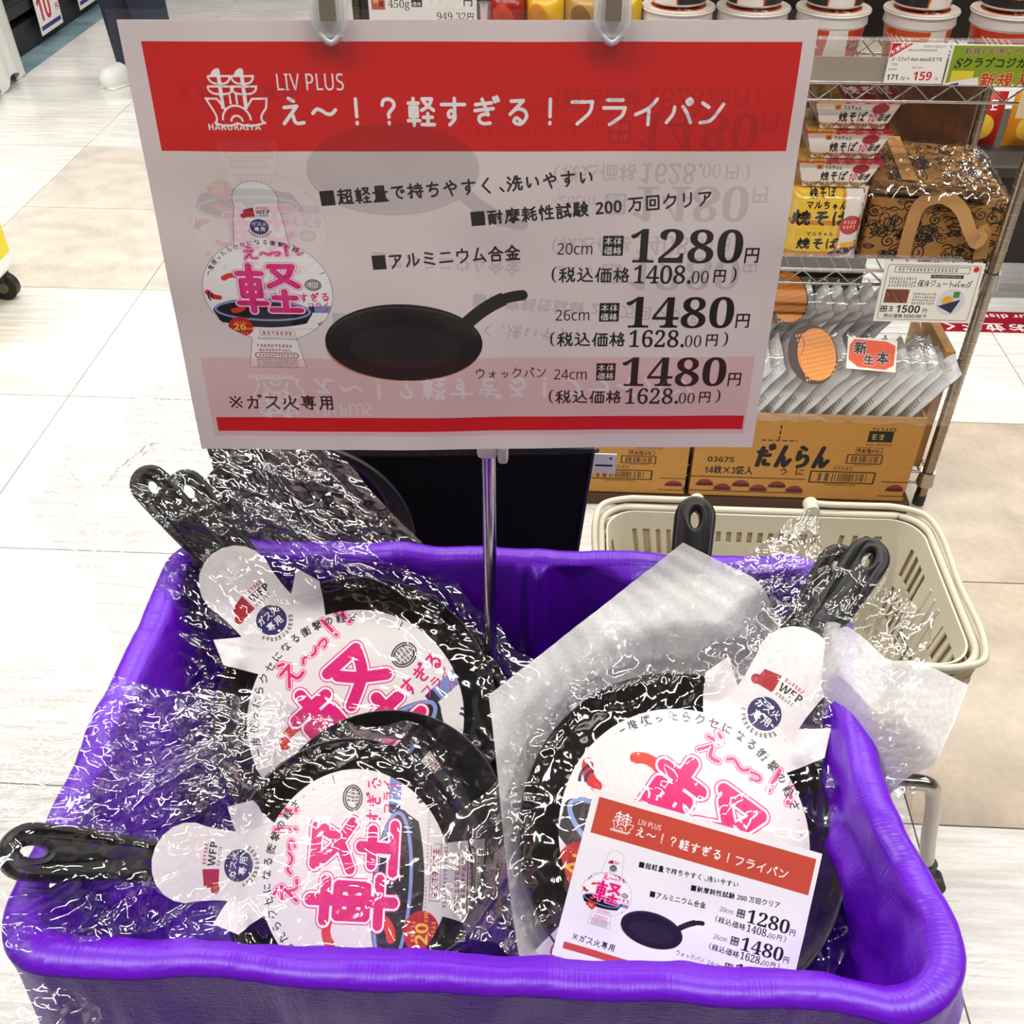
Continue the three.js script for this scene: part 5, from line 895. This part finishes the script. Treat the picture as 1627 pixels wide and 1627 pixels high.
  single('cardboard_box', join([box(0.02, 0.30, 0.24, 0.822, 0.24, -2.04)]), kraftIn, 'plain brown flattened carton wedged at the right of the cracker box', 'box', 'cracker boxes');

  // cracker packets: slanting white sachets in two clear bags
  const sachetTex = canvasTexture(256, 256, (c) => { c.fillStyle = '#eef1f3'; c.fillRect(0, 0, 256, 256); for (let k = 0; k < 14; k++) { c.fillStyle = '#8a7d72'; c.fillRect(20, 172 + (k % 7) * 11, 216, 4); } scribble(c, 40, 20, 180, 20, '#c7b9a9', 5); });
  const silver = std(0xffffff, 0.28, { map: sachetTex, clearcoat: 0.5 });
  const sachet = (() => { const f = (s) => surface(8, 12, (u, v) => { const z = (u - 0.5) * 0.13, y = v * 0.158, k = (1 - (2 * u - 1) ** 4) * (1 - Math.abs(2 * v - 1) ** 3); return [s * (0.0008 + 0.0135 * k) + 0.0018 * noise3(z * 60, y * 50, 3), y, z, u, v]; }); return join([f(1), f(-1)]); })();
  const cracker = canvasTexture(256, 320, (c, w, h) => { c.clearRect(0, 0, w, h); c.fillStyle = '#3b1d14'; c.fillRect(0, 0, w, h); c.fillStyle = '#e0862f'; c.beginPath(); c.ellipse(150, 165, 100, 140, 0.1, 0, 7); c.fill(); c.fillStyle = '#f0a64e'; for (let i = 0; i < 130; i++) c.fillRect(66 + (i % 12) * 15, 40 + Math.floor(i / 12) * 24, 8, 13); c.strokeStyle = '#a4531c'; c.lineWidth = 5; c.beginPath(); c.moveTo(66, 150); c.quadraticCurveTo(110, 110, 96, 60); c.stroke(); });
  const orange = canvasTexture(384, 240, (c, w, h) => { c.fillStyle = '#f4ede4'; c.fillRect(0, 0, w, h); c.fillStyle = '#e5501b'; c.beginPath(); c.moveTo(16, 60); c.lineTo(50, 12); c.lineTo(300, 12); c.lineTo(372, 40); c.lineTo(366, 190); c.lineTo(300, 228); c.lineTo(90, 222); c.lineTo(14, 170); c.fill(); write(c, '新', 50, 26, 100, [[0.2, '#fff'], [0.15, '#191010']]); write(c, '生', 130, 118, 84, [[0.2, '#fff'], [0.14, '#191010']]); write(c, '本', 226, 86, 104, [[0.2, '#fff'], [0.15, '#191010']]); });
  const ellipsePatch = (w, h) => { const s = new THREE.Shape(); s.absellipse(0, 0, w / 2, h / 2, 0, Math.PI * 2); const g = new THREE.ShapeGeometry(s, 30), p = g.attributes.position, uv = g.attributes.uv; for (let i = 0; i < p.count; i++) uv.setXY(i, p.getX(i) / w + 0.5, p.getY(i) / h + 0.5); return g; };
  let n = 0;
  [[0.565, 0.262, -1.93, 'front clear bag of white cracker sachets with orange seal in the open box', 13], [0.52, 0.315, -2.075, 'rear clear bag of white cracker sachets behind the one with the seal', 11]].forEach(([cx, y, z, label, count], k) => {
    const t = thing('cracker_bag', label, 'cracker bag', [cx, y, z], 'bagged crackers');
    t.rotation.x = 0.12;
    for (let i = 0; i < count; i++) { const m = part('sachet', sachet, silver, t); m.position.set(-0.205 + i * 0.0325, -0.012, 0); m.rotation.z = -0.52 + 0.05 * noise3(i, k, 2); m.rotation.y = 0.05 * noise3(i * 3, k, 6); n++; }
    const W = 0.5, top = (u, v) => { const x = (u - 0.5) * W, zz = (v - 0.5) * 0.14, k2 = 1 - Math.abs(2 * v - 1) ** 7; return [x + 0.02, 0.07 + 0.075 * k2 * (1 - Math.abs(2 * u - 1) ** 10) + 0.004 * (1 - Math.abs(noise3(x * 22, zz * 40, 5 + k))) + 0.001 * noise3(x * 90, zz * 90, 2), zz, u, v]; };
    part('clear_bag', join([surface(70, 26, top), surface(50, 10, (u, v) => { const x = (u - 0.5) * W + 0.02; return [x, -0.01 + v * 0.085, 0.072 + 0.004 * noise3(x * 20, v * 3, 8) + 0.004 * v, u, v]; })]), film, t);
    const c = part('cracker_print', ellipsePatch(0.1, 0.125), std(0xffffff, 0.4, { map: cracker }), t, 'printed brown and orange cracker picture'); c.position.set(-0.045, 0.156, 0.052); c.rotation.set(-0.85, 0, 0.25);
    if (!k) { const o = part('orange_seal', new THREE.PlaneGeometry(0.1, 0.066), std(0xffffff, 0.4, { map: orange }), t, 'orange paper seal with black brush lettering'); o.position.set(0.075, 0.158, 0.05); o.rotation.set(-0.9, 0, -0.06); }
  });
}

// ---------------------------------------------------------------- things around: floor tape, far shelves, table, cart, shopper
{
  const tape = canvasTexture(1024, 190, (c, w, h) => { c.translate(w, h); c.rotate(Math.PI); c.fillStyle = '#a3182c'; c.fillRect(0, 0, w, h); c.fillStyle = '#fff'; c.fillRect(10, 96, 240, 80); c.fillStyle = '#a3182c'; c.beginPath(); c.arc(44, 116, 13, 0, 7); c.fill(); c.fillRect(32, 130, 24, 40); scribble(c, 80, 116, 150, 34, '#444', 2); write(c, '間をあけてお並びください', 270, 10, 74, [[0.13, '#fff']]); c.fillStyle = '#fff'; c.font = 'bold 50px sans-serif'; c.fillText('Please keep your distance', 280, 168); });
  const t = thing('floor_tape', 'red and white keep distance sticker strip stuck on the floor', 'floor sticker', [1.5, 0.0008, -2.775]);
  part('sticker', box(0.86, 0.0012, 0.125), std(0xffffff, 0.4, { map: tape }), t);
}
{   // display table behind on the right
  const t = thing('display_table', 'dark display table behind the rack on the right', 'table', [1.5, 0, -3.1]);
  part('table_top', box(0.9, 0.03, 0.5, 0, 0.42, 0, 0.004), std(0x2b2622, 0.6), t);
  for (const x of [-0.42, 0.42]) for (const z of [-0.22, 0.22]) part('leg', box(0.04, 0.405, 0.04, x, 0.2025, z), std(0x1d1a18, 0.6), t);
  part('skirt', box(0.86, 0.26, 0.02, 0, 0.27, 0.21), std(0x1f1b19, 0.7), t);
  const names = ['red', 'amber', 'crimson'], col = ['#b3221c', '#d98a1f', '#8c1526'];
  names.forEach((nm, i) => {
    const p = thing('snack_packet', nm + ' snack packet on the dark table behind the rack', 'snack packet', [1.17 + i * 0.14, 0.436, -3.02], 'packets on the dark table');
    const tex = canvasTexture(128, 160, (c) => { c.fillStyle = col[i]; c.fillRect(0, 0, 128, 160); c.fillStyle = '#f0c040'; c.beginPath(); c.arc(64, 100, 40, 0, 7); c.fill(); scribble(c, 20, 20, 90, 30, '#fff', i); });
    const f = (s) => surface(8, 10, (u, v) => { const x = (u - 0.5) * 0.12, y = v * 0.15, k = (1 - (2 * u - 1) ** 4) * (1 - Math.abs(2 * v - 1) ** 3); return [x, y, s * (0.001 + 0.02 * k), u, v]; });
    part('pouch', join([f(1), f(-1)]), std(0xffffff, 0.3, { map: tex }), p);
  });
  const s = thing('paper_tag', 'cream cardboard tag clipped to the right end of the upper price rail', 'tag', [0.818, 0.955, -1.866]);
  part('tag_board', box(0.07, 0.13, 0.003, 0, 0, 0, 0.001), std(0xd8c9a4, 0.6), s);
  part('tag_clip', box(0.02, 0.012, 0.01, -0.02, 0.062, 0, 0.002), std(0xe8e8ea, 0.4), s);
}
{   // dark shelving along the left aisle
  const t = thing('gondola_shelf', 'long dark grey shelving unit along the blue floor strip', 'shelf', [-2.7, 0, -7]);
  const dark = std(0x2a2c2e, 0.55), mid = std(0x4a4d50, 0.5);
  part('plinth', box(0.5, 0.13, 4.0, -0.27, 0.065, 0), dark, t);
  for (const y of [0.2, 0.55, 0.95]) { const b = part('shelf_board', box(0.55, 0.03, 4.0, -0.28, y, 0, 0.004), mid, t); part('shelf_lip', box(0.012, 0.05, 4.0, 0.0, y + 0.005, 0), dark, b); }
  part('back_board', box(0.02, 1.2, 4.0, -0.54, 0.6, 0), dark, t);
  const num = (seed) => canvasTexture(256, 256, (c) => { c.fillStyle = '#f3f1ee'; c.fillRect(0, 0, 256, 256); c.fillStyle = '#c7182a'; c.font = 'bold 160px sans-serif'; c.save(); c.scale(0.85, 1.15); c.fillText('10', 16, 166); c.restore(); write(c, '円', 206, 140, 42, [[0.12, '#c7182a']]); c.fillStyle = '#2a2f86'; c.fillRect(14, 212, 228, 22); scribble(c, 20, 10, 210, 18, '#333', seed); });
  [[-5.56, 'near'], [-6.07, 'farther']].forEach(([z, w], i) => {
    const p = thing('price_card', `${w} white card marked 10 in red on the dark left shelving`, 'price card', [-2.672, 0.165, z], 'price cards marked 10');
    const f = part('printed_face', new THREE.PlaneGeometry(0.27, 0.23), std(0xffffff, 0.5, { map: num(i + 2) }), p); f.rotation.y = Math.PI / 2; f.position.x = 0.0012;
    part('card_stock', box(0.002, 0.23, 0.27), std(0xf0eeea, 0.6), p);
  });
}
{   // cloth covered table at the far left
  const t = thing('draped_table', 'table under a white cloth with scalloped hem at the left edge', 'table', [-2.86, 0, -4.62]);
  const cloth = std(0xe9ece6, 0.8);
  part('tablecloth', surface(160, 14, (u, v) => { const a = u * Math.PI * 2, c = Math.cos(a), s = Math.sin(a), k = 1 / Math.max(Math.abs(c), Math.abs(s)) ** 0.75, f = 1 + v * (0.06 + 0.05 * Math.sin(a * 11) + 0.03 * Math.sin(a * 23 + 1)); return [c * k * 0.3 * f, lerp(0.72, 0.03 + 0.03 * Math.sin(a * 11), v), s * k * 0.34 * f, u, v]; }), cloth, t);
  part('table_top', new THREE.CylinderGeometry(0.3, 0.3, 0.02, 40).translate(0, 0.71, 0), cloth, t);
  part('table_leg', rod([0, 0, 0], [0, 0.71, 0], 0.03), std(0x555555, 0.5), t);
}
{   // yellow cart at the left edge
  const t = thing('display_cart', 'bright yellow printed display cart on black casters at the left edge', 'cart', [-1.91, 0, -2.62]);
  const tex = canvasTexture(256, 256, (c) => { c.fillStyle = '#e3d51e'; c.fillRect(0, 0, 256, 256); c.fillStyle = '#f4efe2'; c.fillRect(0, 60, 256, 70); c.fillStyle = '#e08a3c'; for (let k = 0; k < 4; k++) { c.beginPath(); c.arc(30 + k * 66, 96, 24, 0, 7); c.fill(); } c.fillStyle = '#f3f1ea'; c.fillRect(0, 216, 256, 40); });
  part('printed_panel', box(0.5, 0.34, 0.4, 0, 0.255, 0, 0.03), std(0xffffff, 0.4, { map: tex }), t);
  part('rim', join([box(0.52, 0.02, 0.42, 0, 0.425, 0, 0.008)]), std(0xf1efe8, 0.4), t);
  for (const x of [-0.2, 0.215]) for (const z of [-0.15, 0.15]) { const c = part('caster', rod([x, 0.042, z - 0.014], [x, 0.042, z + 0.014], 0.042, 22), std(0x1d1c1b, 0.5), t); part('caster_hub', rod([x, 0.042, z - 0.018], [x, 0.042, z + 0.018], 0.018, 14), std(0x6b6862, 0.4), c); part('caster_fork', box(0.03, 0.05, 0.04, x, 0.082, z), std(0x333333, 0.4), c); }
}
// the shopper behind the sign: one continuous body, dressed in navy trousers and a pale top
{
  const t = thing('person', 'person in dark navy trousers and white shoes standing behind the sign', 'person', [-1.94, 0, -4.86]);
  t.rotation.y = -0.5;
  const J = { head: [0, 1.58, 0.02], chin: [0, 1.48, 0.04], neck: [0, 1.4, 0], chest: [0, 1.22, 0.01], belly: [0, 1.02, 0.01], hip: [0, 0.9, 0] };
  const bones = [[J.head, J.chin, 0.09, 0.07], [J.chin, J.neck, 0.055, 0.055], [J.neck, J.chest, 0.07, 0.14], [J.chest, J.belly, 0.135, 0.12], [J.belly, J.hip, 0.12, 0.135]];
  for (const s of [-1, 1]) {
    const sh = [s * 0.17, 1.34, 0], el = [s * 0.22, 1.08, 0], wr = [s * 0.2, 0.86, 0.1], hp = [s * 0.085, 0.88, 0], kn = [s * 0.095, 0.48, 0.015], an = [s * 0.1, 0.09, -0.01];
    bones.push([[s * 0.05, 1.34, 0], sh, 0.09, 0.062], [sh, el, 0.055, 0.044], [el, wr, 0.043, 0.03], [hp, kn, 0.092, 0.068], [kn, an, 0.066, 0.05]);
    bones.push([wr, [s * 0.195, 0.8, 0.13], 0.03, 0.026]);
    for (let f = 0; f < 4; f++) bones.push([[s * 0.195 + (f - 1.5) * 0.018, 0.8, 0.13 + (f - 1.5) * 0.004], [s * 0.19 + (f - 1.5) * 0.019, 0.735 + Math.abs(f - 1.3) * 0.008, 0.15], 0.0105, 0.009]);
    bones.push([[s * 0.175, 0.83, 0.13], [s * 0.155, 0.785, 0.165], 0.012, 0.01]);
  }
  const seg = (p, [a, b, ra, rb]) => { const ab = b.map((x, i) => x - a[i]), ap = p.map((x, i) => x - a[i]), q = clamp(ap.reduce((s, x, i) => s + x * ab[i], 0) / ab.reduce((s, x) => s + x * x, 1e-9), 0, 1); return Math.hypot(...ap.map((x, i) => x - ab[i] * q)) - lerp(ra, rb, q); };
  const field = (list, k) => (p) => { let s = 0; for (const b of list) { const d = seg(p, b); s += Math.exp(-clamp(d, -0.5, 0.6) * k); } return -Math.log(s) / k; };
  const isosurface = (dist, c, half, n) => {
    const mc = new MarchingCubes(n, new THREE.MeshStandardMaterial(), false, false, 200000); mc.isolation = 0;
    for (let z = 0; z < n; z++) for (let y = 0; y < n; y++) for (let x = 0; x < n; x++) { const g = (i) => (i - n / 2) / (n / 2); mc.field[x + y * n + z * n * n] = -dist([c[0] + g(x) * half, c[1] + g(y) * half, c[2] + g(z) * half]); }
    mc.update();
    const g = new THREE.BufferGeometry(), m = mc.count; g.setAttribute('position', new THREE.BufferAttribute(mc.positionArray.slice(0, m * 3), 3)); g.setAttribute('normal', new THREE.BufferAttribute(mc.normalArray.slice(0, m * 3), 3)); g.setAttribute('uv', new THREE.BufferAttribute(new Float32Array(m * 2), 2));
    g.scale(half, half, half).translate(...c); return g;
  };
  part('body', isosurface(field(bones, 45), [0, 0.84, 0], 0.86, 88), std(0xc9a184, 0.6), t);
  const legs = bones.filter(([a, b, ra]) => ra > 0.06 && a[1] < 0.95).map(([a, b, ra, rb]) => [a, b, ra + 0.016, rb + 0.024]);
  legs.push([[-0.06, 0.94, 0], [0.06, 0.94, 0], 0.14, 0.14]);
  part('trousers', isosurface(field(legs, 45), [0, 0.56, 0], 0.6, 84), std(0x141b33, 0.8), t, 'dark navy trousers');
  const topBones = bones.filter(([a, b, ra]) => a[1] > 1.0 && a[1] < 1.41 && ra > 0.042).map(([a, b, ra, rb]) => [a, b, ra + 0.014, rb + 0.016]);
  part('shirt', isosurface(field(topBones, 45), [0, 1.16, 0], 0.42, 72), std(0xc9ced6, 0.8), t, 'pale shirt');
  part('hair', isosurface(field([[[0, 1.63, -0.005], [0, 1.58, -0.035], 0.094, 0.09]], 60), [0, 1.6, 0], 0.16, 36), std(0x1c1512, 0.6), t);
  for (const s of [-1, 1]) { const sh = part('shoe', isosurface(field([[[s * 0.1, 0.055, -0.05], [s * 0.108, 0.045, 0.13], 0.05, 0.042], [[s * 0.1, 0.03, -0.05], [s * 0.108, 0.03, 0.14], 0.032, 0.03]], 60), [s * 0.104, 0.08, 0.04], 0.17, 40), std(0xe9e9e6, 0.5), t, 'white shoe'); part('sole', box(0.085, 0.012, 0.25, s * 0.104, 0.006, 0.045, 0.005), std(0xf4f3ef, 0.6), sh); }
  const face = (x, y, z, r, m) => part(m[1], new THREE.SphereGeometry(r, 12, 10).translate(x, y, z), m[0], t);
  for (const s of [-1, 1]) { face(s * 0.032, 1.575, 0.103, 0.009, [std(0x201812, 0.3), 'eye']); part('ear', new THREE.SphereGeometry(0.02, 10, 8).scale(0.5, 1.2, 0.8).translate(s * 0.088, 1.55, 0.01), std(0xc9a184, 0.6), t); }
  part('nose', new THREE.ConeGeometry(0.013, 0.036, 10).translate(0, 1.55, 0.113), std(0xc9a184, 0.6), t); part('mouth', box(0.034, 0.006, 0.008, 0, 1.508, 0.108, 0.002), std(0x9c5a50, 0.6), t);
}

scene.traverse((o) => { if (o.isMesh) { o.castShadow = true; o.receiveShadow = true; } });
renderer.render(scene, camera);
